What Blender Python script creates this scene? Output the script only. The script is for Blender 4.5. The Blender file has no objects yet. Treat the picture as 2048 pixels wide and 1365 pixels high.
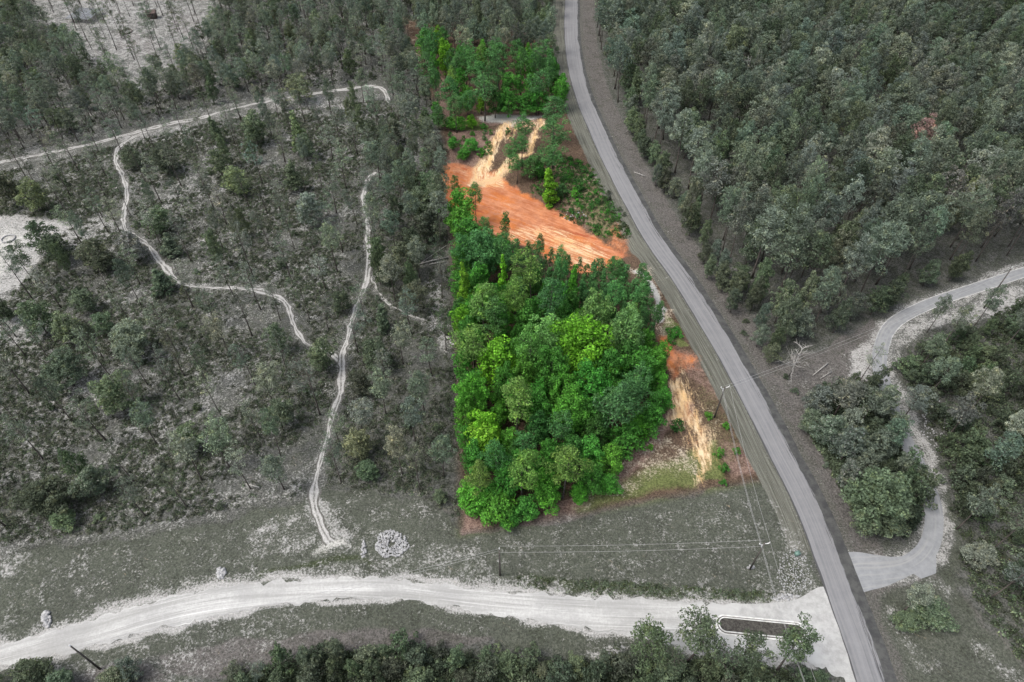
import bpy, math, random
import numpy as np
S = bpy.context.scene
COL = S.collection
random.seed(7); RNG = np.random.default_rng(7)
# ------------------------------------------------------------------ camera, sky, sun, exposure
H = 110.0; PITCH = math.radians(46.5); F = 1365.0        # camera height, downward pitch, focal length in 2048-wide pixels
cam = bpy.data.cameras.new("camera"); cam.sensor_width = 36; cam.lens = 24.0; cam.clip_end = 20000; cam.clip_start = 0.5
co = bpy.data.objects.new("camera", cam); COL.objects.link(co)
co.location = (0, 0, H); co.rotation_euler = (math.pi/2 - PITCH, 0, 0); S.camera = co
SUN_EL, SUN_AZ = math.radians(60), math.radians(-105)     # azimuth from +Y towards +X
w = bpy.data.worlds.new("World"); S.world = w; w.use_nodes = True
sky = w.node_tree.nodes.new("ShaderNodeTexSky"); sky.sky_type = 'NISHITA'; sky.sun_disc = False
sky.sun_elevation = SUN_EL; sky.sun_rotation = SUN_AZ; sky.air_density = 1.0; sky.dust_density = 4.0; sky.ozone_density = 1.0
bg = w.node_tree.nodes["Background"]; bg.inputs[1].default_value = 0.15
hs = w.node_tree.nodes.new("ShaderNodeHueSaturation"); hs.inputs["Saturation"].default_value = .45     # thin high overcast: a greyer sky
w.node_tree.links.new(sky.outputs[0], hs.inputs["Color"]); w.node_tree.links.new(hs.outputs[0], bg.inputs[0])
sl = bpy.data.lights.new("sun", 'SUN'); sl.energy = 1.25; sl.angle = math.radians(24); sl.color = (1, .95, .88)
so = bpy.data.objects.new("sun", sl); COL.objects.link(so)
so.rotation_euler = (math.pi/2 - SUN_EL, 0, math.pi - SUN_AZ)
S.view_settings.view_transform = 'Standard'; S.view_settings.look = 'None'; S.view_settings.gamma = 1
S.view_settings.exposure = 0.85
S.cycles.max_bounces = 4; S.cycles.diffuse_bounces = 2; S.cycles.glossy_bounces = 1; S.cycles.transmission_bounces = 2
S.cycles.use_adaptive_sampling = True; S.cycles.adaptive_threshold = 0.02

# ------------------------------------------------------------------ pixel <-> world
cp, sp = math.cos(PITCH), math.sin(PITCH)
def raydir(px, py):
    u = (px-1024)/F; v = (py-682.5)/F
    return u, cp - v*sp, -sp - v*cp
def G0(px, py, z=0.0):
    u, dy, dz = raydir(px, py); t = (z-H)/dz
    return np.array([u*t, dy*t])
def P(x, y, z=0.0):
    dz = z-H; dep = y*cp - dz*sp; up = y*sp + dz*cp
    return 1024 + F*x/dep, 682.5 - F*up/dep
def W(pts): return np.array([G0(a, b) for a, b in pts])
def smooth(pts, ds=1.0, closed=False):
    p = np.array(pts, float)
    if closed: p = np.vstack([p[-1], p, p[0], p[1]])
    else: p = np.vstack([2*p[0]-p[1], p, 2*p[-1]-p[-2]])
    out = []
    for i in range(1, len(p)-2):
        n = max(2, int(np.linalg.norm(p[i+1]-p[i])/ds))
        for t in np.linspace(0, 1, n, endpoint=False):
            out.append(.5*((2*p[i]) + (p[i+1]-p[i-1])*t + (2*p[i-1]-5*p[i]+4*p[i+1]-p[i+2])*t*t + (-p[i-1]+3*p[i]-3*p[i+1]+p[i+2])*t**3))
    if not closed: out.append(p[-2])
    return np.array(out)
def seg_dist(Q, line, closed=False):
    """distance of points Q to a polyline, and signed side"""
    L = np.vstack([line, line[:1]]) if closed else line
    best = np.full(len(Q), 1e9); side = np.zeros(len(Q))
    for a, b in zip(L[:-1], L[1:]):
        d = b-a; l2 = d@d + 1e-9
        t = np.clip(((Q-a)@d)/l2, 0, 1)
        e = Q - a - t[:, None]*d; dd = np.hypot(e[:, 0], e[:, 1])
        m = dd < best; best = np.where(m, dd, best)
        cr = d[0]*(Q[:, 1]-a[1]) - d[1]*(Q[:, 0]-a[0]); side = np.where(m, cr, side)
    return best, side
def inside(Q, poly):
    r = np.zeros(len(Q), bool); x, y = Q[:, 0], Q[:, 1]; n = len(poly)
    for i in range(n):
        x1, y1 = poly[i]; x2, y2 = poly[(i+1) % n]
        c = ((y1 > y) != (y2 > y)); r ^= c & (x < (x2-x1)*(y-y1)/((y2-y1) or 1e-9) + x1)
    return r
def sdpoly(Q, poly):           # positive inside
    d, _ = seg_dist(Q, poly, True); return np.where(inside(Q, poly), d, -d)
def near(Q, pts, m):
    lo = pts.min(0)-m; hi = pts.max(0)+m
    return np.where((Q[:, 0] > lo[0]) & (Q[:, 0] < hi[0]) & (Q[:, 1] > lo[1]) & (Q[:, 1] < hi[1]))[0]
def sstep(x, a, b):
    t = np.clip((x-a)/(b-a), 0, 1); return t*t*(3-2*t)
def vnoise(x, y, seed=0):
    def h(i, j): return np.modf(np.abs(np.sin(i*127.1 + j*311.7 + seed*74.7)*43758.5453))[0]
    i, j = np.floor(x), np.floor(y); fx, fy = x-i, y-j; fx = fx*fx*(3-2*fx); fy = fy*fy*(3-2*fy)
    return (h(i, j)*(1-fx)+h(i+1, j)*fx)*(1-fy) + (h(i, j+1)*(1-fx)+h(i+1, j+1)*fx)*fy

# ------------------------------------------------------------------ layout of the place
ROAD_L = [(1126,-90),(1129,-40),(1131,0),(1128.5,50),(1131,102),(1139,154),(1154,205),(1173,256),(1195,308),(1219,359),(1246,410),(1274,461),(1304,508),(1337,555),(1382,623),(1426,696),(1468,769),(1508,842),(1537,906),(1570,973),(1605,1046),(1630,1119),(1647,1174),(1667,1229),(1687,1283),(1704,1338),(1722,1400),(1744,1480),(1768,1570)]
ROAD_R = [(1147,-90),(1154,-40),(1158,0),(1159,50),(1164,102),(1175,154),(1191,205),(1216,256),(1241,308),(1270,359),(1298,410),(1326,461),(1359,508),(1395,555),(1437,623),(1483,696),(1523,769),(1561,842),(1597,906),(1636,973),(1669,1046),(1699,1119),(1723,1174),(1745,1229),(1765,1283),(1785,1338),(1808,1400),(1838,1480),(1873,1570)]
rl, rr = W(ROAD_L), W(ROAD_R)
RC = smooth((rl+rr)/2, 1.5); 
_w = np.linalg.norm(rr-rl, axis=1)
ROAD_HW = 3.15
DRIVE = smooth(W([(1690,1150),(1720,1142),(1760,1140),(1815,1130),(1852,1102),(1867,1060),(1865,1010),(1852,970),(1835,930),(1812,885),(1795,850),(1778,800),(1765,760),(1758,725),(1764,690),(1775,662),(1800,638),(1860,608),(1950,577),(2048,545),(2150,512),(2300,470)]), 1.0)
T1 = smooth(W([(-160,350),(-60,338),(0,325),(60,313),(130,300),(200,285),(260,268),(330,250),(400,237),(450,222),(520,206),(580,196),(640,186),(700,178),(740,173),(768,180),(778,205)]), 1.5)
T2 = smooth(W([(300,262),(262,278),(236,298),(232,325),(243,345),(252,372),(253,400),(246,430),(252,460),(275,475),(297,490),(312,515),(330,535),(350,557),(375,570),(420,575),(470,576),(520,582),(555,595),(575,610),(583,640),(600,672),(615,690),(655,702),(680,722)]), 1.0)
T3 = smooth(W([(752,345),(735,362),(727,400),(735,440),(737,490),(736,540),(730,570),(715,610),(705,640),(695,680),(684,705),(683,745),(680,790),(668,825),(660,850),(655,880),(645,910),(635,950),(628,985),(630,1015),(645,1060),(662,1085)]), 1.0)
T4 = smooth(W([(738,545),(760,590),(790,615),(830,635),(880,650),(905,690)]), 1.0)
PATH = smooth(W([(1120,1042),(1165,1005),(1210,965),(1255,930),(1300,880),(1340,845),(1375,815)]), 1.0)
GU = [(-200,1322),(-90,1308),(0,1290),(90,1265),(200,1235),(300,1205),(400,1182),(500,1168),(600,1160),(700,1157),(800,1160),(900,1172),(1000,1182),(1100,1190),(1200,1196),(1330,1201),(1450,1208),(1530,1207),(1590,1200),(1647,1174),(1669,1229),(1689,1283),(1706,1338),(1748,1480)]
GL = [(-200,1385),(-90,1352),(0,1332),(90,1313),(200,1290),(300,1262),(400,1240),(500,1220),(600,1206),(700,1198),(800,1198),(900,1213),(1000,1231),(1100,1246),(1200,1261),(1330,1284),(1440,1308),(1530,1317),(1590,1315),(1620,1322),(1645,1334),(1668,1350),(1695,1372),(1746,1480)]
gu, gl = smooth(W(GU), 1.2), None
_gu, _gl = W(GU), W(GL)
GRAVEL = np.vstack([_gu, _gl[::-1]])
PARCEL_PX = np.array([(800,30),(1105,75),(1125,170),(1165,285),(1215,410),(1300,525),(1380,660),(1460,800),(1538,958),(922,1068),(912,640),(890,290),(865,210)], float)
PARCEL = W(PARCEL_PX)
BASIN = W([(880,322),(905,320),(940,326),(965,328),(985,334),(1012,350),(1037,366),(1075,388),(1110,408),(1150,432),(1190,456),(1222,478),(1240,497),(1215,518),(1175,530),(1140,525),(1100,505),(1060,480),(1010,460),(960,440),(910,410),(880,380)])
def hgt(Q):
    h = np.zeros(len(Q)); k = near(Q, BASIN, 10)
    if len(k):
        sd = sdpoly(Q[k], BASIN); h[k] = -2.8*sstep(sd, -6.5, 1.0)
    return h
def G(px, py, dz=0.0):
    z = 0.0
    for _ in range(7):
        q = G0(px, py, z+dz); z = float(hgt(q[None])[0])
    return np.array([q[0], q[1], z])

# ------------------------------------------------------------------ mesh helpers
def mesh_np(name, V, faces, mat=None, smooth_=False):
    """V (n,3), faces: (m,4) or (m,3) int array"""
    me = bpy.data.meshes.new(name); V = np.asarray(V, np.float32); Fa = np.asarray(faces, np.int32)
    k = Fa.shape[1]; me.vertices.add(len(V)); me.vertices.foreach_set("co", V.ravel())
    me.loops.add(Fa.size); me.loops.foreach_set("vertex_index", Fa.ravel())
    me.polygons.add(len(Fa)); me.polygons.foreach_set("loop_start", np.arange(0, Fa.size, k, dtype=np.int32))
    me.polygons.foreach_set("loop_total", np.full(len(Fa), k, np.int32))
    if smooth_: me.polygons.foreach_set("use_smooth", np.ones(len(Fa), bool))
    me.update(calc_edges=True)
    if mat: me.materials.append(mat)
    return me
class MB:
    """collects quads into one mesh"""
    def __init__(s): s.V = []; s.Fq = []; s.n = 0
    def add(s, V, Fq):
        s.V.append(np.asarray(V, float)); s.Fq.append(np.asarray(Fq, int)+s.n); s.n += len(V); return s
    def tube(s, pts, rad, n=7, cap=True):
        pts = np.array(pts, float); rad = np.broadcast_to(rad, len(pts)); V = []
        for i, p in enumerate(pts):
            d = pts[min(i+1, len(pts)-1)] - pts[max(i-1, 0)]; d /= np.linalg.norm(d)+1e-9
            a = np.array([0, 0, 1.]) if abs(d[2]) < .9 else np.array([1., 0, 0])
            t = np.cross(d, a); t /= np.linalg.norm(t); b = np.cross(d, t)
            an = np.arange(n)*2*math.pi/n
            V.append(p + rad[i]*(np.cos(an)[:, None]*t + np.sin(an)[:, None]*b))
        V = np.vstack(V); Fq = [(i*n+j, i*n+(j+1) % n, (i+1)*n+(j+1) % n, (i+1)*n+j) for i in range(len(pts)-1) for j in range(n)]
        if cap:
            m = len(V); V = np.vstack([V, pts[0], pts[-1]])
            Fq += [(j, m, m, (j+1) % n)[:4] if False else (m, j, (j+1) % n, m) for j in range(0)]
            e = (len(pts)-1)*n
            # caps as quads fanned over vertex pairs
            for j in range(0, n-1, 2):
                Fq.append((m, (j+2) % n, j+1, j)); Fq.append((m+1, e+j, e+j+1, e+(j+2) % n))
        return s.add(V, Fq)
    def box(s, c, d, rot=0.0):
        c = np.array(c, float); d = np.array(d, float)/2
        V = np.array([(x, y, z) for x in (-1, 1) for y in (-1, 1) for z in (-1, 1)], float)*d
        R = np.array([[math.cos(rot), -math.sin(rot), 0], [math.sin(rot), math.cos(rot), 0], [0, 0, 1]])
        return s.add(V@R.T + c, [(0,1,3,2),(4,6,7,5),(0,4,5,1),(2,3,7,6),(0,2,6,4),(1,5,7,3)])
    def mesh(s, name, mat, smooth_=False): return mesh_np(name, np.vstack(s.V), np.vstack(s.Fq), mat, smooth_)
def link(name, data, parent=None, **props):
    o = bpy.data.objects.new(name, data); COL.objects.link(o)
    if parent: o.parent = parent
    for k, v in props.items(): o[k] = v
    return o

# ------------------------------------------------------------------ materials
class Mat:
    def __init__(s, name, rough=.9, spec=.2):
        s.m = bpy.data.materials.new(name); s.m.use_nodes = True; s.t = s.m.node_tree; s.N = s.t.nodes
        s.b = s.N["Principled BSDF"]; s.b.inputs["Roughness"].default_value = rough; s.b.inputs["Specular IOR Level"].default_value = spec
    def n(s, typ, **k):
        x = s.N.new(typ)
        for a, v in k.items(): setattr(x, a, v)
        return x
    def set(s, node, i, v):
        if isinstance(v, (int, float)): node.inputs[i].default_value = v
        elif isinstance(v, tuple): node.inputs[i].default_value = v if len(v) != 3 or node.inputs[i].type == 'VECTOR' else (*v, 1)
        else: s.t.links.new(v, node.inputs[i])
    def attr(s, name, typ='GEOMETRY'): return s.n("ShaderNodeAttribute", attribute_name=name, attribute_type=typ)
    def sep(s, c):
        x = s.n("ShaderNodeSeparateColor"); s.set(x, 0, c); return x.outputs
    def sepv(s, c):
        x = s.n("ShaderNodeSeparateXYZ"); s.set(x, 0, c); return x.outputs
    def comb(s, a, b, c=0.0):
        x = s.n("ShaderNodeCombineXYZ"); s.set(x, 0, a); s.set(x, 1, b); s.set(x, 2, c); return x.outputs[0]
    def noise(s, scale, detail=4, rough=.6, vec=None, dist=0.0):
        x = s.n("ShaderNodeTexNoise"); s.set(x, "Scale", float(scale)); s.set(x, "Detail", float(detail)); s.set(x, "Roughness", rough); s.set(x, "Distortion", dist)
        if vec is not None: s.set(x, "Vector", vec)
        return x.outputs[0]
    def vor(s, scale, vec=None, out="Distance", rnd=1.0):
        x = s.n("ShaderNodeTexVoronoi"); s.set(x, "Scale", float(scale)); s.set(x, "Randomness", rnd)
        if vec is not None: s.set(x, "Vector", vec)
        return x.outputs[out]
    def math(s, op, a, b=0.0, c=0.0):
        x = s.n("ShaderNodeMath", operation=op); s.set(x, 0, a); s.set(x, 1, b)
        if op in ('MULTIPLY_ADD',): s.set(x, 2, c)
        return x.outputs[0]
    def vmath(s, op, a, b=(0, 0, 0)):
        x = s.n("ShaderNodeVectorMath", operation=op); s.set(x, 0, a); s.set(x, 1, b); return x.outputs[0]
    def rng(s, v, a, b, c=0.0, d=1.0, smooth_=True):
        x = s.n("ShaderNodeMapRange"); x.interpolation_type = 'SMOOTHSTEP' if smooth_ else 'LINEAR'
        for i, q in enumerate((v, a, b, c, d)): s.set(x, i, q)
        return x.outputs[0]
    def mix(s, f, a, b, mode='MIX'):
        x = s.n("ShaderNodeMix", data_type='RGBA', blend_type=mode); s.set(x, 0, f)
        for i, q in ((6, a), (7, b)):
            if isinstance(q, tuple): x.inputs[i].default_value = (*q, 1)
            else: s.t.links.new(q, x.inputs[i])
        return x.outputs[2]
    def col(s, c): s.set(s.b, "Base Color", c); return s
    def bump(s, h, dist=.1, strength=1.0):
        x = s.n("ShaderNodeBump"); s.set(x, "Strength", strength); s.set(x, "Distance", dist); s.set(x, "Height", h); s.t.links.new(x.outputs[0], s.b.inputs["Normal"]); return s
    def pos(s): return s.n("ShaderNodeNewGeometry").outputs["Position"]

def ground_mat():
    m = Mat("ground", .95, .1); p = m.pos()
    a1 = m.attr("m1"); a2 = m.attr("m2"); a3 = m.attr("m3")
    sand, grass, vivid = m.sep(a1.outputs["Color"])[:3]; pink = a1.outputs["Alpha"]
    orange, tan, dark = m.sep(a2.outputs["Color"])[:3]; white = a2.outputs["Alpha"]
    verge, stripe, iso = m.sep(a3.outputs["Color"])[:3]
    nl = m.noise(.09, 4, .6, p); nm = m.noise(.6, 6, .65, p); nf = m.noise(3.2, 8, .75, p); ns = m.noise(2.6, 12, .82, p); nc = m.noise(.28, 5, .6, p)
    # leaf litter and duff
    litter = m.mix(m.rng(nf, .32, .66), (.022,.024,.021), (.150,.150,.141))
    litter = m.mix(m.rng(nm, .35, .7), litter, m.mix(m.rng(nf, .3, .7), (.018,.021,.015), (.09,.098,.075)))
    lv = m.mix(m.rng(nf, .3, .7), (.035,.022,.015), (.15,.105,.075))
    litter = m.mix(vivid, litter, lv)
    pk = m.mix(m.rng(nf, .35, .65), (.050,.048,.044), (.155,.145,.137))
    pkv = m.mix(m.rng(nf, .35, .65), (.085,.05,.04), (.27,.19,.155))
    c = m.mix(m.rng(m.math('ADD', pink, m.math('MULTIPLY', nm, .6)), .55, .85), litter, m.mix(vivid, pk, pkv))
    # grass
    g = m.mix(m.rng(nf, .3, .72), (.034,.039,.029), (.120,.128,.104)); gv = m.mix(m.rng(nf, .3, .7), (.045,.06,.018), (.17,.19,.075))
    g = m.mix(m.rng(nl, .4, .65), g, m.mix(m.rng(nf, .3, .7), (.032,.036,.028), (.100,.106,.087)))
    c = m.mix(m.rng(m.math('ADD', grass, m.math('MULTIPLY_ADD', ns, .9, -.45)), .35, .65), c, m.mix(vivid, g, gv))
    # dark rank growth
    c = m.mix(m.rng(m.math('ADD', dark, m.math('MULTIPLY_ADD', nm, .6, -.3)), .4, .6), c, m.mix(m.rng(nf, .3, .7), (.018,.024,.013), (.07,.085,.045)))
    c = m.mix(m.math('MULTIPLY', m.rng(nc, .48, .62), .45), c, m.mix(1.0, c, (.5, .53, .45), 'MULTIPLY'))
    # mown stripes of the verge
    vc = m.mix(m.rng(m.noise(2.2, 5, .7, m.comb(m.math('MULTIPLY', stripe, 20.0), m.math('MULTIPLY', m.sepv(p)[1], .03))), .38, .62), (.065,.068,.055), (.185,.188,.163))
    vc = m.mix(m.math('MULTIPLY', m.rng(nf, .35, .6), .6), vc, m.mix(m.rng(nf, .3, .7), (.04,.042,.032), (.13,.125,.105)))
    c = m.mix(m.rng(m.math('ADD', verge, m.math('MULTIPLY_ADD', nm, .5, -.25)), .4, .6), c, vc)
    # white sand, speckled through the cover
    sc = m.mix(m.rng(nf, .3, .7), (.20,.197,.188), (.46,.455,.44)); sc = m.mix(vivid, sc, m.mix(m.rng(nf, .3, .7), (.24,.195,.14), (.56,.50,.40)))
    k = m.math('ADD', sand, m.math('MULTIPLY_ADD', ns, 3.0, -1.5)); k = m.math('ADD', k, m.math('MULTIPLY_ADD', nm, .9, -.45)); k = m.math('ADD', k, m.math('MULTIPLY_ADD', nc, .9, -.45))
    c = m.mix(m.rng(k, .40, .85), c, sc)
    # white bright sand solid
    c = m.mix(m.rng(m.math('ADD', white, m.math('MULTIPLY_ADD', ns, .9, -.45)), .35, .6), c, m.mix(m.rng(nf, .3, .7), (.34,.335,.31), (.56,.555,.52)))
    # cut clay: streaks run along the bank
    q = m.vmath('MULTIPLY', m.vmath('ADD', p, m.comb(0.0, m.math('MULTIPLY', m.sepv(p)[0], .62), 0.0)), (.16, .75, 1))
    qn = m.n('ShaderNodeMix', data_type='VECTOR'); m.set(qn, 0, iso); m.t.links.new(q, qn.inputs[4]); m.t.links.new(m.vmath('MULTIPLY', p, (1.0, .22, 1)), qn.inputs[5]); q = qn.outputs[1]
    st = m.noise(1.6, 8, .62, q, .6); st2 = m.noise(.45, 6, .6, q, 1.0)
    oc = m.mix(m.rng(st, .28, .74), (.44,.15,.060), (.64,.31,.165)); oc = m.mix(m.rng(st2, .5, .62), oc, (.55,.19,.06)); oc = m.mix(m.rng(m.noise(.12, 6, .7, p), .56, .66), oc, (.58,.30,.17))
    oc = m.mix(m.rng(m.noise(.8, 5, .6, q), .58, .68), oc, (.42,.12,.05)); oc = m.mix(m.rng(m.noise(1.3, 7, .7, q), .62, .74), oc, (.66,.46,.30)); oc = m.mix(m.math('MULTIPLY', m.rng(nf, .5, .3), .45), oc, (.30,.10,.045)); oc = m.mix(m.math('MULTIPLY', m.rng(m.noise(.35, 7, .7, p), .52, .62), .6), oc, (.52,.24,.13))
    ok = m.math('ADD', m.math('ADD', orange, m.math('MULTIPLY_ADD', ns, 1.2, -.6)), m.math('MULTIPLY_ADD', nm, .8, -.4))
    oc = m.mix(m.rng(m.noise(.22, 8, .75, p), .35, .68), m.mix(1.0, oc, (.72, .66, .7), 'MULTIPLY'), oc)
    c = m.mix(m.rng(ok, .25, .85), c, oc)
    tc = m.mix(m.rng(st, .36, .64), (.44,.27,.14), (.66,.52,.34)); tc = m.mix(m.rng(m.noise(.5, 5, .6, q), .46, .62), tc, (.66,.44,.22))
    tk = m.math('ADD', m.math('ADD', tan, m.math('MULTIPLY_ADD', st, 1.5, -.75)), m.math('MULTIPLY_ADD', ns, 1.6, -.8))
    c = m.mix(m.rng(tk, .25, .85), c, tc)
    m.col(c); hb = m.math('ADD', nf, m.math('MULTIPLY', nm, 2.0)); m.bump(hb, .25, .8)
    return m.m
def asphalt_mat():
    m = Mat("asphalt", .85, .3); uv = m.n("ShaderNodeUVMap").outputs[0]; u, v = m.sepv(uv)[:2]; p = m.pos()
    n1 = m.noise(.5, 6, .7, p); n2 = m.noise(9, 4, .7, p); ln = m.noise(1.0, 5, .6, m.comb(m.math('MULTIPLY', u, 2.4), m.math('MULTIPLY', v, .035)))
    c = m.mix(m.rng(ln, .3, .7), (.135,.136,.143), (.205,.206,.214)); c = m.mix(m.rng(n1, .3, .75), c, m.mix(.4, c, (.24,.24,.24)))
    c = m.mix(m.rng(n2, .3, .75), m.mix(.25, c, (.1,.1,.1)), c)
    crown = m.math('ABSOLUTE', m.math('ADD', u, m.math('MULTIPLY_ADD', m.noise(.05, 3, .5, uv), .6, .1)))
    c = m.mix(m.rng(crown, .0, .10, .45, 0.0), c, (.11,.11,.115))
    # sealed edge: dark ragged strip on the right, tongues of it along the wheel track
    e = m.noise(1.0, 6, .62, m.comb(m.math('MULTIPLY', u, .9), m.math('MULTIPLY', v, .09)))
    wdt = m.rng(v, 0.0, 330.0, .85, 2.15, False)          # grows towards the near end
    k = m.math('ADD', u, m.math('MULTIPLY_ADD', e, 2.6, -1.3)); kk = m.math('SUBTRACT', k, m.math('SUBTRACT', 3.35, wdt))
    c = m.mix(m.rng(kk, -.05, .12), c, m.mix(m.rng(n1, .35, .65), (.036,.037,.038), (.070,.071,.068)))
    tg = m.noise(1.0, 7, .7, m.comb(m.math('MULTIPLY', u, 2.6), m.math('MULTIPLY', v, .06)))
    tk = m.math('MULTIPLY', m.rng(tg, .56, .60), m.rng(m.math('ABSOLUTE', m.math('SUBTRACT', u, 1.3)), .95, .3)); tk = m.math('MULTIPLY', tk, m.rng(v, 120, 200))
    c = m.mix(tk, c, (.045,.045,.047))
    c = m.mix(m.rng(m.math('ADD', u, m.math('MULTIPLY_ADD', e, .8, -.4)), -2.85, -2.98), c, (.06,.06,.062))
    m.col(c); m.bump(n2, .02, .4); return m.m
def drive_mat():
    m = Mat("pale_asphalt", .9, .2); uv = m.n("ShaderNodeUVMap").outputs[0]; u, v = m.sepv(uv)[:2]; p = m.pos()
    c = m.mix(m.rng(m.noise(.7, 6, .7, p), .3, .7), (.175,.183,.192), (.235,.242,.25))
    ln = m.noise(1.0, 4, .6, m.comb(m.math('MULTIPLY', u, 2.0), m.math('MULTIPLY', v, .05)))
    c = m.mix(m.rng(ln, .45, .7), c, (.26,.26,.256)); c = m.mix(m.rng(m.noise(2.5, 6, .7, p), .66, .72), c, (.16,.16,.17))
    ed = m.math('ADD', m.math('ABSOLUTE', u), m.math('MULTIPLY_ADD', m.noise(.8, 5, .7, p), .7, -.35))
    ef = m.math('MULTIPLY', m.rng(ed, 1.25, 1.55), m.rng(v, 62, 75)); c = m.mix(ef, c, (.43,.425,.41)); m.col(c); m.bump(m.noise(8, 4, .7, p), .02, .4); return m.m
def gravel_mat():
    m = Mat("pale_gravel", .95, .1); uv = m.n("ShaderNodeUVMap").outputs[0]; u, v = m.sepv(uv)[:2]; p = m.pos()
    ln = m.noise(1.0, 7, .62, m.comb(m.math('MULTIPLY', u, .95), m.math('MULTIPLY', v, .045)), .4)
    c = m.mix(m.rng(ln, .34, .62), (.31,.31,.30), (.46,.46,.45)); nf = m.noise(2.4, 8, .75, p)
    c = m.mix(m.rng(nf, .35, .7), m.mix(.45, c, (.22,.218,.205)), c)
    t = m.noise(1.0, 6, .7, m.comb(m.math('MULTIPLY', u, 3.4), m.math('MULTIPLY', v, .035)), .3)
    c = m.mix(m.math('MULTIPLY', m.rng(t, .56, .66), .7), c, (.62,.62,.61)); c = m.mix(m.math('MULTIPLY', m.rng(t, .42, .34), .6), c, (.17,.17,.165))
    chat = m.noise(1.0, 3, .6, m.comb(m.math('MULTIPLY', u, .8), m.math('MULTIPLY', v, 1.9)))
    c = m.mix(m.math('MULTIPLY', m.rng(chat, .5, .7), .12), c, (.58,.58,.57)); c = m.mix(m.math('MULTIPLY', m.rng(m.noise(.12, 5, .6, p), .42, .62), .5), c, (.25,.25,.245))
    fl = m.mix(m.rng(m.noise(.8, 8, .75, p), .3, .7), (.27,.27,.262), (.38,.38,.37)); fl = m.mix(m.rng(m.noise(.1, 5, .6, p), .45, .65), fl, (.42,.42,.41))
    c = m.mix(m.rng(v, 118, 134), c, fl)
    m.col(c); m.bump(nf, .06, .6); return m.m
def trail_mat():
    m = Mat("trail_sand", .95, .1); uv = m.n("ShaderNodeUVMap").outputs[0]; u, v = m.sepv(uv)[:2]; p = m.pos()
    nf = m.noise(2.6, 9, .78, p); nm = m.noise(.5, 5, .65, p)
    c = m.mix(m.rng(nf, .3, .62), (.19,.187,.178), (.42,.415,.40))
    mid = m.math('ABSOLUTE', u)                            # u: -1..1 across; litter lies between the ruts and at the edges
    k = m.math('ADD', m.rng(mid, .0, .42, .42, 0.0), m.rng(mid, .45, 1.0, 0.0, 1.0)); k = m.math('ADD', k, m.math('MULTIPLY_ADD', nf, 2.4, -1.35)); k = m.math('ADD', k, m.math('MULTIPLY_ADD', nm, 1.3, -.6))
    c = m.mix(m.rng(k, .12, .4), c, m.mix(m.rng(nf, .3, .7), (.04,.039,.034), (.17,.165,.152)))
    m.col(c); m.bump(nf, .06, .6); return m.m
def leaf_mat(name, mode, tips=False, needle=False):
    m = Mat(name, .75, .25)
    if mode == 'OBJ':
        oi = m.n("ShaderNodeObjectInfo"); base = oi.outputs["Color"]; rnd = oi.outputs["Random"]
    else:
        base = m.attr("tint", 'INSTANCER').outputs["Color"]; rnd = m.n("ShaderNodeObjectInfo").outputs["Random"]
    isl = m.n("ShaderNodeNewGeometry").outputs["Random Per Island"]
    tc = m.n("ShaderNodeTexCoord").outputs["Object"]
    cl = m.noise(.55, 3, .6, tc)
    f = m.math('MULTIPLY', m.rng(isl, 0, 1, .45, 1.6, False), m.rng(cl, .3, .7, .72, 1.28))
    c = m.mix(1.0, base, m.comb(f, f, f), 'MULTIPLY')
    c = m.mix(m.math('MULTIPLY', m.rng(cl, .5, .7), .35), c, m.mix(1.0, c, (1.5, 1.15, .55), 'MULTIPLY'))
    if tips: c = m.mix(m.math('MULTIPLY', m.rng(isl, .90, .92), .8), c, m.mix(1.0, base, (1.9, 1.5, 1.8), 'MULTIPLY'))
    m.col(c); m.b.inputs["Roughness"].default_value = .8
    tr = m.n("ShaderNodeBsdfTranslucent"); m.set(tr, 0, m.mix(1.0, c, (1.1, 1.25, .6), 'MULTIPLY'))
    mx = m.n("ShaderNodeMixShader"); m.set(mx, 0, .22); m.t.links.new(m.b.outputs[0], mx.inputs[1]); m.t.links.new(tr.outputs[0], mx.inputs[2])
    m.t.links.new(mx.outputs[0], m.N["Material Output"].inputs[0]); return m.m
def bark_mat(name, a, b, sc=3.0):
    m = Mat(name, .95, .1); tc = m.n("ShaderNodeTexCoord").outputs["Object"]
    n = m.noise(sc, 6, .7, m.vmath('MULTIPLY', tc, (1, 1, .3))); m.col(m.mix(m.rng(n, .3, .7), a, b)); m.bump(n, .05); return m.m
def simple_mat(name, a, b, sc=4.0, rough=.85, bump=.02):
    m = Mat(name, rough, .25); p = m.pos(); n = m.noise(sc, 6, .7, p); m.col(m.mix(m.rng(n, .3, .7), a, b)); m.bump(n, bump); return m.m
M_GROUND = ground_mat(); M_ASPH = asphalt_mat(); M_DRIVE = drive_mat(); M_GRAVEL = gravel_mat(); M_TRAIL = trail_mat()
M_LEAF = leaf_mat("foliage", 'OBJ'); M_LEAFI = leaf_mat("foliage_mass", 'INST'); M_TIPS = leaf_mat("foliage_tips", 'OBJ', tips=True)
M_BARK = bark_mat("bark", (.045,.038,.034), (.13,.115,.105)); M_BARKP = bark_mat("bark_pale", (.20,.19,.175), (.42,.41,.39))
M_POLE = bark_mat("pole_wood", (.05,.045,.042), (.12,.11,.10), 6)
M_CONC = simple_mat("concrete", (.42,.42,.40), (.70,.70,.68), 1.2); M_WIRE = simple_mat("wire_metal", (.26,.26,.26), (.34,.34,.34), 1, .4)
M_WHITE = simple_mat("white_ceramic", (.65,.65,.65), (.8,.8,.8), 2, .4); M_STONE = simple_mat("stone", (.20,.20,.205), (.40,.40,.40), 1.6)
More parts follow.
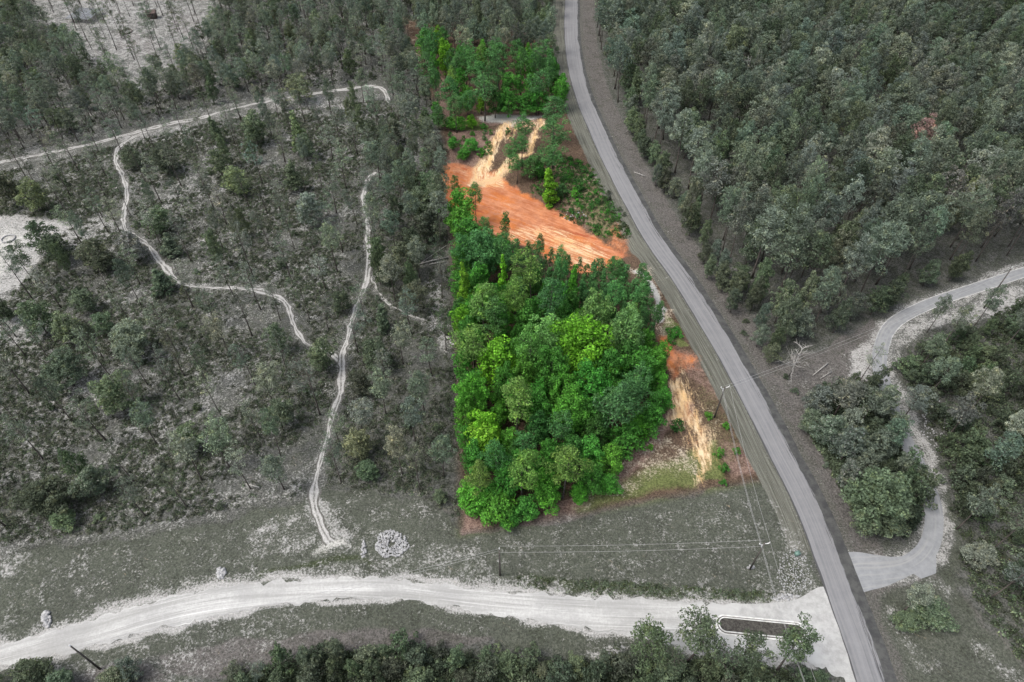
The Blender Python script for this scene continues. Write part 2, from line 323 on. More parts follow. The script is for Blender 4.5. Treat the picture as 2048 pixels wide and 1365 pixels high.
M_METAL = simple_mat("weathered_metal", (.14,.15,.165), (.27,.285,.30), .8, .5); M_DARKWOOD = simple_mat("dark_timber", (.06,.045,.04), (.13,.10,.09), 2)
M_GREENBOX = simple_mat("green_paint", (.10,.17,.145), (.14,.22,.19), 2, .5)

# ------------------------------------------------------------------ ground sheet
def depth_of(y): return y*cp + H*sp
def build_ground():
    ys = [-200, -90, -40, -10, 8, 18]
    for py in np.arange(1500, -230, -3.6): ys.append(G0(0, py)[1])
    ys += [520, 640, 850, 1300, 2400, 5000]; ys = np.array(sorted(ys))
    ts = np.concatenate([[-40, -14, -5, -2.4, -1.5, -1.15], np.linspace(-.98, .98, 560), [1.15, 1.5, 2.4, 5, 14, 40]])
    T, Y = np.meshgrid(ts, ys); X = T*np.maximum(depth_of(Y), 60); nr, nc = T.shape
    Q = np.column_stack([X.ravel(), Y.ravel()])
    Wn = vnoise(Q[:, 0]*.35, Q[:, 1]*.35, 3)-.5; Wm = vnoise(Q[:, 0]*.11, Q[:, 1]*.11, 9)-.5
    J = Q + np.column_stack([Wn*2.0, (vnoise(Q[:, 0]*.3+50, Q[:, 1]*.3, 4)-.5)*2.0])   # ragged edges of every patch
    N = len(Q); mk = {k: np.zeros(N) for k in "sand grass vivid pink orange tan dark white verge stripe iso".split()}
    def poly(key, pts, val=1.0, soft=2.0, mode='max'):
        wp = W(pts); k = near(J, wp, soft+1)
        if not len(k): return
        v = val*sstep(sdpoly(J[k], wp), -soft, soft)
        mk[key][k] = np.maximum(mk[key][k], v) if mode == 'max' else mk[key][k]*(1-v)
    def line(key, wl, hw, val=1.0, soft=1.0, mode='max'):
        k = near(J, wl, hw+soft+1)
        d, _ = seg_dist(J[k], wl); v = val*(1-sstep(d, hw-soft, hw+soft))
        mk[key][k] = np.maximum(mk[key][k], v) if mode == 'max' else mk[key][k]*(1-v)
    # vivid soils inside the parcel
    k = near(Q, PARCEL, 5); mk['vivid'][k] = sstep(sdpoly(Q[k], PARCEL), -1.5, 1.5)
    # woodland floor in general: sparse sand speckle everywhere, more in the west
    mk['sand'][:] = .04 + .41*sstep(-Q[:, 0], -10, 60) + .20*Wm
    # open grass fields along the gravel road
    FIELD = [(-150,1130),(0,1112),(150,1085),(300,1068),(420,1050),(520,1015),(610,1000),(640,975),(700,975),(780,985),(860,1010),(905,1030),(930,1072),(1100,1045),(1300,1008),(1538,960),(1600,1050),(1650,1175),(1600,1200),(1500,1225),(1200,1215),(900,1195),(700,1175),(500,1185),(300,1225),(0,1305),(-150,1340)]
    poly('grass', FIELD, .9, 1.5); poly('sand', FIELD, 1.0, 2.0, 'cut'); poly('sand', FIELD, .33, 2)
    SOUTH = [(-100,1350),(0,1325),(200,1285),(400,1235),(700,1195),(900,1210),(1100,1243),(1300,1275),(1400,1300),(1300,1330),(1000,1290),(800,1262),(600,1270),(400,1290),(250,1320),(150,1350),(-100,1400)]
    poly('grass', SOUTH, .85, 1.5); poly('sand', SOUTH, .18, 2)
    poly('pink', [(330,1345),(330,1300),(450,1280),(600,1262),(740,1248),(880,1262),(1000,1290),(760,1310),(600,1330),(480,1365)], .9, 2)
    poly('pink', [(150,1365),(180,1330),(300,1320),(330,1365)], .8, 2)
    # sandy speckle zones in the field
    for pts, v in (([(480,1060),(560,1015),(620,1010),(640,1060),(620,1120),(560,1110),(500,1120)], .50), ([(90,1130),(150,1090),(260,1090),(330,1110),(200,1160),(130,1230),(100,1180)], .38),
                   ([(-20,1130),(0,1105),(60,1110),(30,1150),(-20,1160)], .75), ([(320,1205),(370,1170),(410,1180),(330,1225)], .6), ([(80,1240),(150,1205),(250,1205),(240,1235),(130,1262),(90,1265)], .5),
                   ([(760,990),(830,1000),(905,1035),(900,1070),(820,1030)], .46), ([(860,1080),(960,1090),(1000,1150),(930,1170),(800,1150),(760,1120)], .50), ([(700,1060),(740,1050),(820,1060),(850,1130),(760,1150),(700,1130)], .40),
                   ([(980,1065),(1120,1060),(1100,1140),(1000,1140)], .34), ([(1130,1060),(1500,980),(1530,1100),(1200,1110)], .30), ([(1540,1000),(1600,1060),(1645,1160),(1600,1170),(1560,1100)], .48),
                   ([(1380,985),(1440,980),(1450,1030),(1380,1020)], .32), ([(640,960),(605,1010),(620,1060),(700,1110),(720,1080),(670,1020)], .68), ([(810,1235),(900,1225),(1020,1245),(990,1290),(860,1270)], .36),
                   ([(1170,1290),(1250,1285),(1250,1320),(1160,1315)], .8), ([(360,1250),(420,1240),(400,1270)], .6), ([(1560,1090),(1610,1090),(1640,1170),(1570,1200),(1545,1150)], .45)): poly('sand', pts, v, 2.2)
    poly('white', [(618,1110),(640,1090),(680,1080),(730,1088),(735,1096),(700,1102),(660,1112),(630,1118)], .60, 2.2); poly('sand', [(610,1000),(650,1000),(665,1040),(730,1085),(740,1105),(640,1120),(618,1070)], .66, 2.5); poly('pink', [(230,60),(300,70),(310,110),(240,100)], .9, 4); poly('pink', [(60,40),(120,70),(140,120),(90,90)], .9, 4); poly('pink', [(330,20),(420,30),(400,80),(340,60)], .8, 4); poly('white', [(-80,440),(40,446),(100,452),(70,490),(35,535),(0,580),(-80,600)], .50, 6)
    poly('dark', [(1010,1150),(1130,1155),(1300,1168),(1500,1180),(1560,1188),(1540,1203),(1400,1198),(1200,1190),(1050,1178)], .6, 1.5); poly('dark', [(1560,1095),(1600,1095),(1625,1150),(1610,1190),(1560,1190),(1545,1150)], .5, 2); poly('dark', [(1100,1090),(1130,1060),(1140,1140),(1110,1150)], .45, 3)
    line('dark', W([(520,1150),(620,1128),(740,1118)]), 1.0, .6, 1.0)
    poly('pink', [(920,1072),(1060,1050),(1060,1090),(960,1100)], .75, 3); poly('pink', [(690,995),(905,1010),(905,1050),(800,1005)], .5, 3); poly('pink', [(850,1080),(905,1100),(900,1130),(850,1110)], .5, 2)
    line('sand', _gu[:-5], .7, 1.1, 1.0); line('sand', _gl[:-4], .7, 1.1, 1.0); line('sand', _gu, 2.6, .56, 1.8); line('sand', _gl[:-6], 1.5, .5, 1.3)
    # sand clearings of the west and north west
    for pts, v in (([(70,-10),(440,-10),(430,60),(400,100),(350,140),(290,185),(225,165),(180,115),(120,60),(50,40)], .60), ([(100,-10),(330,-10),(300,30),(200,60),(140,40)], .66), ([(120,70),(230,60),(300,110),(230,150),(150,110)], .62),
                   ([(-60,425),(60,425),(130,440),(170,455),(110,480),(90,515),(60,555),(20,595),(-60,610)], .80), ([(100,430),(250,425),(260,470),(180,500),(110,520)], .62), ([(-60,600),(50,590),(110,650),(80,740),(-60,720)], .62), ([(-60,590),(60,560),(120,640),(90,700),(40,760),(-60,700)], .50), ([(130,440),(245,420),(250,470),(150,500),(100,480)], .55),
                   ([(180,330),(250,310),(300,470),(240,470),(160,440),(100,400)], .36), ([(230,500),(300,500),(360,580),(420,590),(300,640),(230,560)], .36), ([(230,270),(400,240),(440,260),(330,290),(250,300)], .62), ([(500,195),(640,185),(690,200),(600,235),(540,225)], .60),
                   ([(130,690),(200,690),(280,760),(300,830),(200,790)], .36), ([(850,560),(885,560),(905,700),(890,720),(850,650)], .66), ([(800,470),(880,440),(885,500),(830,500)], .35), ([(560,930),(640,910),(620,1010),(560,1000)], .5),
                   ([(330,830),(400,810),(430,900),(350,960)], .32), ([(0,880),(60,900),(160,860),(260,880),(200,920),(0,960)], .36), ([(300,960),(520,940),(540,1010),(330,1050)], .36), ([(770,240),(830,230),(860,330),(820,330)], .5), ([(790,300),(880,330),(890,365),(840,350)], .55),
                   ([(260,170),(300,165),(300,180),(270,185)], .8)): poly('sand', pts, v, 2.5)
    for wl in (T1, T2, T3, T4): line('sand', wl, 1.5, .50, 1.3)
    # road verges
    k = near(Q, RC, 14); d, sd = seg_dist(Q[k], RC)
    left = sd*np.sign(1) ; ld = d - ROAD_HW
    isl = (sd < 0)                                   # west side of the road, seen from the camera
    py = P(Q[k, 0], Q[k, 1])[1]; flip = isl if RC[0, 1] > RC[-1, 1] else ~isl
    mk['stripe'][k] = np.clip(ld/10, 0, 1)
    wv = 3.6 + 1.2*vnoise(Q[k, 1]*.05, Q[k, 1]*0, 5)
    mk['verge'][k] = np.where(flip, (1-sstep(ld, wv-.8, wv+.8)), 0)*sstep(py, -100, 0)*(1-sstep(py, 1040, 1170))
    east = ~flip
    mk['pink'][k] = np.maximum(mk['pink'][k], np.where(east, .85*(1-sstep(ld, 4, 8)), 0))
    mk['sand'][k] = np.where(east, .10*(1-sstep(ld, 1.2, 3.4)) + .14, mk['sand'][k])
    mk['sand'][k] = np.where(flip & (ld < 1.0), .25, mk['sand'][k])
    mk['grass'][k] = np.where(east, .46*(1-sstep(ld, 1.0, 3.0)), mk['grass'][k])
    # east side ground
    poly('sand', [(1540,760),(1700,690),(1760,650),(1740,760),(1690,790),(1620,800)], .30, 2); poly('pink', [(1540,740),(1640,700),(1740,640),(1760,660),(1740,770),(1620,810)], .9, 2)
    poly('sand', [(1700,700),(1760,660),(1750,770),(1700,760)], .78, 1.6)
    line('sand', DRIVE, 3.3, .62, 1.5)
    poly('sand', [(1790,660),(1850,630),(1960,595),(2060,560),(2060,610),(1960,640),(1850,660),(1800,700),(1785,760),(1775,720)], .74, 2)
    poly('sand', [(1780,770),(1830,780),(1850,860),(1900,960),(1890,1000),(1850,930),(1800,840)], .66, 1.6)
    poly('grass', [(1870,960),(1900,960),(1930,1100),(1915,1190),(1870,1180),(1895,1080)], .7, 1.5)
    E_S = [(1735,1180),(1830,1150),(1870,1150),(1920,1170),(1990,1260),(2060,1330),(2200,1500),(1850,1500),(1800,1365),(1760,1250)]
    poly('grass', E_S, .62, 2); poly('pink', E_S, .6, 2); poly('sand', [(1750,1210),(1800,1200),(1850,1290),(1900,1330),(1870,1365),(1810,1340)], .42, 2); poly('sand', [(1870,1150),(1910,1180),(1890,1200),(1860,1175)], .6, 1.5); poly('sand', [(1930,1260),(2048,1350),(2040,1380),(1960,1340)], .5, 2)
    # the parcel
    poly('orange', [(880,318),(905,315),(940,322),(965,322),(990,330),(1012,345),(1037,362),(1075,385),(1112,406),(1150,430),(1190,454),(1225,478),(1250,500),(1215,520),(1175,532),(1140,528),(1100,508),(1060,482),(1010,462),(960,440),(910,410),(880,380)], 1.0, 1.8)
    poly('orange', [(1235,440),(1260,470),(1262,505),(1200,490)], .55, 2)
    poly('tan', [(1085,430),(1120,440),(1160,462),(1205,480),(1225,500),(1200,520),(1150,518),(1110,490)], .56, 2.5); poly('tan', [(990,445),(1050,432),(1110,445),(1100,480),(1050,475),(1000,465)], .46, 2.5)
    for wl, hw in ((W([(1012,250),(998,272),(982,298),(962,325),(945,348)]), 2.1), (W([(1086,240),(1074,262),(1066,285),(1060,300)]), 1.2), (W([(1050,310),(1020,325),(995,338),(965,352)]), 2.0)): line('tan', wl, hw, .75, 1.3); line('orange', wl, hw+.6, 0.0, 1.0)
    poly('tan', [(1000,240),(1095,238),(1088,262),(1040,262),(1015,285),(1000,275)], .5, 2.5); poly('tan', [(905,330),(950,322),(975,345),(950,362),(915,350)], .30, 3); poly('tan', [(945,340),(975,325),(1010,340),(1005,360),(960,358)], .62, 1.5)
    poly('white', [(945,233),(985,224),(1030,228),(1095,229),(1092,238),(1055,243),(1032,258),(1012,256),(985,247),(955,243)], .58, 2.2); poly('pink', [(950,222),(1095,222),(1090,250),(950,250)], .8, 1.5)
    poly('pink', [(895,255),(1000,262),(960,330),(895,320)], .6, 2); poly('grass', [(890,235),(960,240),(985,262),(900,262)], .8, 1.5)
    poly('pink', [(870,150),(895,160),(900,240),(875,230)], .9, 1.5)
    poly('grass', [(1120,330),(1200,370),(1262,470),(1200,470),(1120,400)], .5, 3); poly('pink', [(1100,320),(1180,330),(1260,440),(1225,470),(1130,420)], .55, 3); poly('sand', [(1120,355),(1190,350),(1200,368),(1130,366)], .55, 1.2)
    poly('white', [(1262,535),(1290,540),(1310,570),(1335,620),(1322,650),(1305,640),(1308,600),(1280,560)], .68, 1.5); poly('sand', [(1255,525),(1300,535),(1345,620),(1350,690),(1320,680),(1300,640)], .6, 2)
    poly('grass', [(1325,630),(1350,640),(1372,690),(1350,690),(1330,670)], .9, 1.2)
    poly('orange', [(1322,668),(1338,672),(1340,695),(1352,715),(1362,748),(1350,758),(1340,735),(1330,712),(1318,690)], 1.0, 1.8); poly('orange', [(1365,720),(1392,712),(1394,722),(1372,736)], .9, 1.8); poly('orange', [(1325,690),(1360,700),(1400,712),(1398,735),(1370,750),(1345,770),(1335,740)], .58, 2.5); poly('orange', [(1340,800),(1385,800),(1395,850),(1370,850)], .6, 2); poly('orange', [(1375,850),(1400,850),(1425,900),(1420,950),(1395,940)], .38, 2)
    poly('tan', [(1338,760),(1365,755),(1385,790),(1395,840),(1415,880),(1432,905),(1420,930),(1410,965),(1398,960),(1398,920),(1385,880),(1370,845),(1345,840),(1325,850),(1340,800)], .80, 2.2); poly('tan', [(1345,735),(1375,740),(1400,800),(1440,890),(1430,930),(1412,975),(1392,975),(1385,900),(1350,860),(1315,870),(1335,790)], .48, 3)
    poly('pink', [(1330,690),(1400,700),(1450,790),(1420,810),(1380,760)], .45, 2); poly('grass', [(1380,760),(1440,780),(1500,900),(1450,960),(1400,860)], .42, 2); poly('sand', [(1380,800),(1440,800),(1450,900),(1400,900)], .32, 2)
    poly('sand', [(1170,1010),(1260,910),(1330,870),(1400,890),(1410,960),(1340,950),(1260,990)], .50, 2.5); poly('grass', [(1140,1010),(1230,960),(1350,900),(1430,870),(1450,960),(1300,1000),(1160,1030)], .62, 2)
    poly('grass', [(1230,995),(1300,930),(1400,950),(1398,975),(1260,1005)], .72, 3); poly('grass', [(1415,880),(1440,880),(1450,960),(1410,965)], .95, 1.5)
    poly('pink', [(925,960),(935,960),(960,1065),(925,1070)], 1.0, 1.2); poly('pink', [(1040,1055),(1120,1000),(1160,985),(1215,960),(1170,1010),(1130,1040)], 1.0, 1.2); poly('pink', [(1440,880),(1480,880),(1538,955),(1455,965)], .5, 1.5)
    line('pink', PATH, 1.8, 1.0, .8); line('sand', PATH, 1.6, .44, .8)
    poly('iso', [(940,230),(1110,230),(1110,300),(1060,322),(1010,338),(960,352),(935,345),(960,300)], 1, 1); poly('iso', [(1300,650),(1460,650),(1560,990),(1300,990)], 1, 1)
    # heights
    Z = hgt(Q); micro = (vnoise(Q[:, 0]*1.1, Q[:, 1]*1.1, 11) + vnoise(Q[:, 0]*.4, Q[:, 1]*.4, 12)*1.6)*.12 - .30
    flat = np.zeros(N)
    for wl, hw in ((RC, ROAD_HW+1), (DRIVE, 3.0), (T1, 2.2), (T2, 2.0), (T3, 2.0), (T4, 2.0)):
        k = near(Q, wl, 6); d, _ = seg_dist(Q[k], wl); flat[k] = np.maximum(flat[k], 1-sstep(d, hw, hw+2.5))
    k = near(Q, GRAVEL, 4); flat[k] = np.maximum(flat[k], sstep(sdpoly(Q[k], GRAVEL), -3.0, -.2))
    Z = Z + np.where(np.hypot(Q[:, 0], Q[:, 1]) < 700, micro*(1-flat), -.2)
    V = np.column_stack([Q, Z])
    i = np.arange(nr-1)[:, None]*nc + np.arange(nc-1)[None]; i = i.ravel()
    me = mesh_np("ground", V, np.column_stack([i, i+1, i+nc+1, i+nc]), M_GROUND, True)
    for nm, ks in (("m1", ("sand", "grass", "vivid", "pink")), ("m2", ("orange", "tan", "dark", "white")), ("m3", ("verge", "stripe", "iso", None))):
        a = me.attributes.new(nm, 'FLOAT_COLOR', 'POINT'); d = np.zeros((N, 4), np.float32)
        for j, kk in enumerate(ks):
            if kk: d[:, j] = np.clip(mk[kk], 0, 1)
        a.data.foreach_set("color", d.ravel())
    link("ground", me, kind="structure", label="mottled leaf litter, sandy soil, grass and cut orange clay")
build_ground()

# ------------------------------------------------------------------ roads and trails
def ribbon(name, cl, hw, z, mat, nc=8, jit=0.0, unit=False, wob=None, **props):
    t = np.gradient(cl, axis=0); t /= np.linalg.norm(t, axis=1)[:, None]; nrm = np.column_stack([t[:, 1], -t[:, 0]])
    s = np.concatenate([[0], np.cumsum(np.linalg.norm(np.diff(cl, axis=0), axis=1))]); n = len(cl)
    hw = np.broadcast_to(hw, n).copy()
    hl = hw + jit*(RNG.random(n)-.5) + (0 if wob is None else wob*(vnoise(s*.4, s*0, 2)-.5)); hr = hw + jit*(RNG.random(n)-.5) + (0 if wob is None else wob*(vnoise(s*.4, s*0, 5)-.5))
    u = np.linspace(-1, 1, nc+1); V = []; UV = []
    for i in range(n):
        for uu in u:
            d = uu*(hl[i] if uu < 0 else hr[i]); q = cl[i] + nrm[i]*d
            V.append((q[0], q[1], z)); UV.append((uu if unit else d, s[i]))
    idx = [(i*(nc+1)+j, i*(nc+1)+j+1, (i+1)*(nc+1)+j+1, (i+1)*(nc+1)+j) for i in range(n-1) for j in range(nc)]
    idx = [f[::-1] for f in idx] if props.pop('rev', False) else idx
    me = mesh_np(name, V, idx, mat, False); uvl = me.uv_layers.new(name="UVMap"); li = np.zeros(len(me.loops), np.int32); me.loops.foreach_get("vertex_index", li)
    uvl.data.foreach_set("uv", np.array(UV, np.float32)[li].ravel())
    o = link(name, me, **props)
    if me.polygons[0].normal.z < 0: me.flip_normals()
    return o
rc = RC if RC[0, 1] > RC[-1, 1] else RC[::-1]
# travel runs from the far end to the near end: the right-hand (east) edge has negative side, so flip u by reversing sign in data
def flip_u(o):
    for l in o.data.uv_layers[0].data: l.uv[0] = -l.uv[0]
ro = ribbon("road", rc, ROAD_HW, .06, M_ASPH, 10, .12, kind="structure", label="long grey asphalt road with dark ragged right edge"); flip_u(ro)
nD = len(DRIVE); sD = np.concatenate([[0], np.cumsum(np.linalg.norm(np.diff(DRIVE, axis=0), axis=1))])
ribbon("driveway", DRIVE, 1.55 + 1.9*(1-sstep(sD, 2.0, 12.5)) , .045, M_DRIVE, 8, .08, kind="structure", label="narrow pale asphalt driveway curving away from the road")
ap = W([(1818,1142),(1846,1126),(1872,1112),(1872,1147),(1842,1158)]); mb = MB(); V = [(x, y, .035) for x, y in ap]; V.append((*ap.mean(0), .035))
apm = bpy.data.meshes.new("driveway_apron"); apm.from_pydata(V, [], [(i, (i+1) % 5, 5) for i in range(5)]); apm.materials.append(M_DRIVE); link("driveway_apron", apm, kind="structure", label="small grey paved corner outside the driveway bend")
if apm.polygons[0].normal.z < 0: apm.flip_normals()
for nm, T, hw, lb in (("sand_trail", T1, 1.0, "long white sand trail crossing the upper left woods"), ("sand_trail", T2, .68, "winding white sand trail dropping from the clearing to the fork"), ("sand_trail", T3, .72, "narrow pale sand trail running down to the gravel road"), ("sand_trail", T4, .32, "faint side trail below the fallen logs")):
    tz = {1.0: .012, .68: .018, .72: .024, .32: .008}[hw]; hw = hw*1.15*(.75+.6*vnoise(np.arange(len(T))*.09, np.zeros(len(T)), 6))
    ribbon(nm, T, hw, tz, M_TRAIL, 10, .5, True, 1.0, kind="structure", label=lb)
def gravel():
    a, b = _gu, _gl; pts = smooth(np.column_stack([a, b]), 1.0); n = len(pts); nc = 16; V = []; UV = []
    s = np.concatenate([[0], np.cumsum(np.linalg.norm(np.diff((pts[:, :2]+pts[:, 2:])/2, axis=0), axis=1))])
    for i in range(n):
        A, B = pts[i, :2], pts[i, 2:]; wd = np.linalg.norm(B-A)+1e-6; d = (B-A)/wd
        j1 = .9*(vnoise(np.array(s[i]*1.1), np.array(0.), 1)-.5)+.3*(random.random()-.5); j2 = .9*(vnoise(np.array(s[i]*1.1), np.array(0.), 7)-.5)+.3*(random.random()-.5)
        j1 += .5*(vnoise(np.array(s[i]*3.1), np.array(3.), 4)-.5); j2 += .5*(vnoise(np.array(s[i]*3.1), np.array(3.), 8)-.5)
        if i > n*.80: j1 = 0
        for k in range(nc+1):
            f = k/nc; q = A + d*(f*wd) + d*(j1*max(0, 1-f*8) + j2*max(0, 1-(1-f)*8)); V.append((q[0], q[1], .025)); UV.append((f*wd, s[i]))
    me = mesh_np("gravel_road", V, [(i*(nc+1)+j, (i+1)*(nc+1)+j, (i+1)*(nc+1)+j+1, i*(nc+1)+j+1) for i in range(n-1) for j in range(nc)], M_GRAVEL)
    uvl = me.uv_layers.new(name="UVMap"); li = np.zeros(len(me.loops), np.int32); me.loops.foreach_get("vertex_index", li); uvl.data.foreach_set("uv", np.array(UV, np.float32)[li].ravel())
    if me.polygons[0].normal.z < 0: me.flip_normals()
    link("gravel_road", me, kind="structure", label="wide white gravel road joining the asphalt road")
gravel()

# ------------------------------------------------------------------ traffic island
def island():
    a = G0(1452, 1250); b = G0(1594, 1264); c = (a+b)/2; L = np.linalg.norm(b-a); an = math.atan2(*(b-a)[::-1])
    root = link("traffic_island", None, label="long rounded island with double white concrete kerb around dark planting", category="traffic island"); root.location = (c[0], c[1], .03); root.rotation_euler.z = an
    def ring(r0, r1, z0, z1, name, mat, parent):
        n = 40; V = []
        for k in range(n):
            t = k/n*2*math.pi; cx = L/2 if math.cos(t) >= 0 else -L/2
            for r, z in ((r1, 0), (r1, z0), (r0, z1), (r0, 0)): V.append((cx+r*math.cos(t), r*math.sin(t), z))
        Fq = [(k*4+j, ((k+1) % n)*4+j, ((k+1) % n)*4+j+1, k*4+j+1) for k in range(n) for j in range(3)]
        return link(name, mesh_np(name, V, Fq, mat), parent)
    ring(1.38, 1.64, .06, .05, "gutter", M_CONC, root); ring(1.05, 1.22, .17, .17, "kerb", M_CONC, root)
    ring(1.22, 1.38, .02, .02, "kerb_joint", M_POLE, root)
    n = 40; V = [(0, 0, .12)]
    for k in range(n):
        t = k/n*2*math.pi; V.append(((L/2 if math.cos(t) >= 0 else -L/2)+1.05*math.cos(t), 1.05*math.sin(t), .1))
    me = bpy.data.meshes.new("planting_bed"); me.from_pydata(V, [], [(0, 1+k, 1+(k+1) % n) for k in range(n)]); me.materials.append(simple_mat("dark_mulch", (.02,.018,.016), (.09,.085,.075), 3)); link("planting_bed", me, root)
island()

# ------------------------------------------------------------------ tree prototypes
def quads(C, Nn, size, asp, rng):
    n = len(C); Nn = Nn/np.linalg.norm(Nn, axis=1)[:, None]; r = rng.normal(size=(n, 3)); T = np.cross(Nn, r); T /= np.linalg.norm(T, axis=1)[:, None]; B = np.cross(Nn, T)
    s = (size*rng.uniform(.65, 1.35, n))[:, None]; a = s*asp
    V = np.stack([C-T*s, C-B*a+T*s*.15, C+T*s, C+B*a+T*s*.15], 1).reshape(-1, 3); return V, np.arange(4*n).reshape(-1, 4)
def puff(c, r, n, size, asp, rng, flat=.8, up=.55):
    d = rng.normal(size=(n, 3)); d /= np.linalg.norm(d, axis=1)[:, None]; d[:, 2] = np.where(rng.random(n) < up, np.abs(d[:, 2]), d[:, 2])
    rad = r*rng.uniform(.72, 1.08, n)[:, None]; C = c + d*rad*np.array([1, 1, flat]); return quads(C, d + rng.normal(size=(n, 3))*.55, size, asp, rng)
def make_crown(name, rng, h, R, z0, nb, prof, pr, nl, size, asp, jr=.35, mat=None, fill=300):
    """a crown of leaf clumps set on limbs; returns the crown mesh and the limb ends"""
    mb = MB(); ends = []
    lean = rng.normal(size=2)*.04; ga = rng.random()*7
    for i in range(nb):
        f = (i+rng.random())/nb; z = z0 + (h-z0)*f
        an = i*2.39996 + rng.normal()*.5; R_ = R*prof(f)*(1 + .22*math.sin(3*ga+f*9)*(1-f) + .24*math.sin(2*an+ga) + .16*math.sin(5*an+2*ga+f*6)); rr_ = R_*math.sqrt(rng.uniform(.12, 1.0))
        c = np.array([rr_*math.cos(an)+lean[0]*z, rr_*math.sin(an)+lean[1]*z, z + rng.normal()*.25 + .09*(h-z0)*math.sin(3*an+ga)]); ends.append(c)
        r = pr*rng.uniform(.5, 1.3)*(1 - .25*f); mb.add(*puff(c, r, int(nl*(r/pr)**2), size, asp, rng))
    if fill:
        f = rng.random(fill); an = rng.random(fill)*6.283; rr_ = R*np.array([prof(x) for x in f])*np.sqrt(rng.random(fill))*.85
        C = np.column_stack([rr_*np.cos(an), rr_*np.sin(an), z0+(h-z0)*f*.95]); mb.add(*quads(C, rng.normal(size=(fill, 3))+np.array([0, 0, .6]), size*1.25, asp, rng))
    return mb.mesh(name, mat), ends
def make_trunk(name, rng, h, r0, ends, mat, nlimb=14, top=.93, fork=None, zmin=.3):
    mb = MB(); b = rng.normal(size=2)*.12
    pts = [(b[0]*math.sin(t*3.1)*h*.08, b[1]*math.sin(t*2.6)*h*.08, -.4 + (h*top+.4)*t) for t in np.linspace(0, 1, 8)]
    mb.tube(pts, [r0*(1.25 if i == 0 else 1-.82*i/7) for i in range(8)], 7)
    for c in ends[::max(1, len(ends)//nlimb)]:
        zb = max(h*zmin, c[2] - np.hypot(c[0], c[1])*.55); k = zb/h/top; r = r0*(1-.8*min(1, k))*.5
        p0 = np.array([0, 0, zb]); mid = (p0+c)/2 + np.array([0, 0, .12*np.hypot(c[0], c[1])]); mb.tube([p0, mid, c], [r, r*.6, .03], 5, False)
    return mb.mesh(name, mat, True)
PF = {
 'pine': lambda f: (math.sin(math.pi*min(1, .18+.82*f)**1.15))**.62 if f < .98 else .2,
 'cone': lambda f: (1-f)**.72*.98+.06 if f > .12 else .7+2*f,
 'dome': lambda f: math.sqrt(max(.04, 1-((f-.38)/.64)**2)),
}
PROTO = {}
def proto(kind, n, fn): PROTO[kind] = [fn(np.random.default_rng(abs(hash_(kind))+i), i) for i in range(n)]
def hash_(s): return sum(ord(c)*(i+3) for i, c in enumerate(s))
# each prototype: (crown mesh, trunk mesh, nominal height, nominal radius)
def p_pine(rng, i):
    h = 17.0; c, e = make_crown("pine_crown", rng, h, 2.95, h*.53, 44, PF['pine'], .98, 88, .20, .42, mat=M_LEAF, fill=420); return c, make_trunk("pine_trunk", rng, h, .2, e, M_BARK, 12), h, 3.5
def p_open(rng, i):
    h = 15.0; c, e = make_crown("pine_crown", rng, h, 2.05, h*.50, 24, PF['pine'], .72, 62, .17, .34, mat=M_LEAF, fill=70); return c, make_trunk("pine_trunk", rng, h, .15, e, M_BARK, 20), h, 2.6
def p_slim(rng, i):
    h = 12.0; c, e = make_crown("pine_crown", rng, h, 1.15, h*.38, 26, PF['cone'], .62, 60, .18, .38, mat=M_LEAF, fill=120); return c, make_trunk("pine_trunk", rng, h, .11, e, M_BARK, 10), h, 1.6
def p_broad(rng, i):
    h = 12.0; c, e = make_crown("broadleaf_crown", rng, h, 3.3, h*.22, 60, PF['dome'], 1.12, 105, .21, .62, mat=M_TIPS if i % 3 == 2 else M_LEAF, fill=450); return c, make_trunk("broadleaf_trunk", rng, h, .2, e, M_BARK, 14, .8, zmin=.15), h, 4.1
def p_big(rng, i):
    h = 16.0; c, e = make_crown("broadleaf_crown", rng, h, 4.7, h*.25, 105, PF['dome'], 1.2, 120, .22, .62, mat=M_TIPS if i == 1 else M_LEAF, fill=900); return c, make_trunk("broadleaf_trunk", rng, h, .3, e, M_BARK, 18, .8, zmin=.15), h, 5.6
def p_spire(rng, i):
    h = 11.0; c, e = make_crown("broadleaf_crown", rng, h, 2.0, h*.10, 46, PF['cone'], .72, 80, .20, .7, mat=M_LEAF, fill=240); return c, make_trunk("broadleaf_trunk", rng, h, .13, e, M_BARK, 12), h, 2.5
def p_scrub(rng, i):
    h = 6.0; c, e = make_crown("broadleaf_crown", rng, h, 2.9, .8, 44, lambda f: (1.05-.62*f)*(.75+.5*rng.random()), .62, 66, .17, .6, jr=.6, mat=M_LEAF, fill=260); return c, make_trunk("broadleaf_trunk", rng, h, .12, e, M_BARK, 16, .75, zmin=.05), h, 3.0
def p_shrub(rng, i):
    h = 2.2; c, e = make_crown("shrub_foliage", rng, h, 1.15, .35, 14, PF['dome'], .5, 60, .15, .6, mat=M_LEAF, fill=60); return c, None, h, 1.5
for k_, n_, f_ in (('pine', 7, p_pine), ('open', 6, p_open), ('slim', 4, p_slim), ('broad', 6, p_broad), ('big', 3, p_big), ('spire', 3, p_spire), ('scrub', 6, p_scrub), ('shrub', 4, p_shrub)): proto(k_, n_, f_)

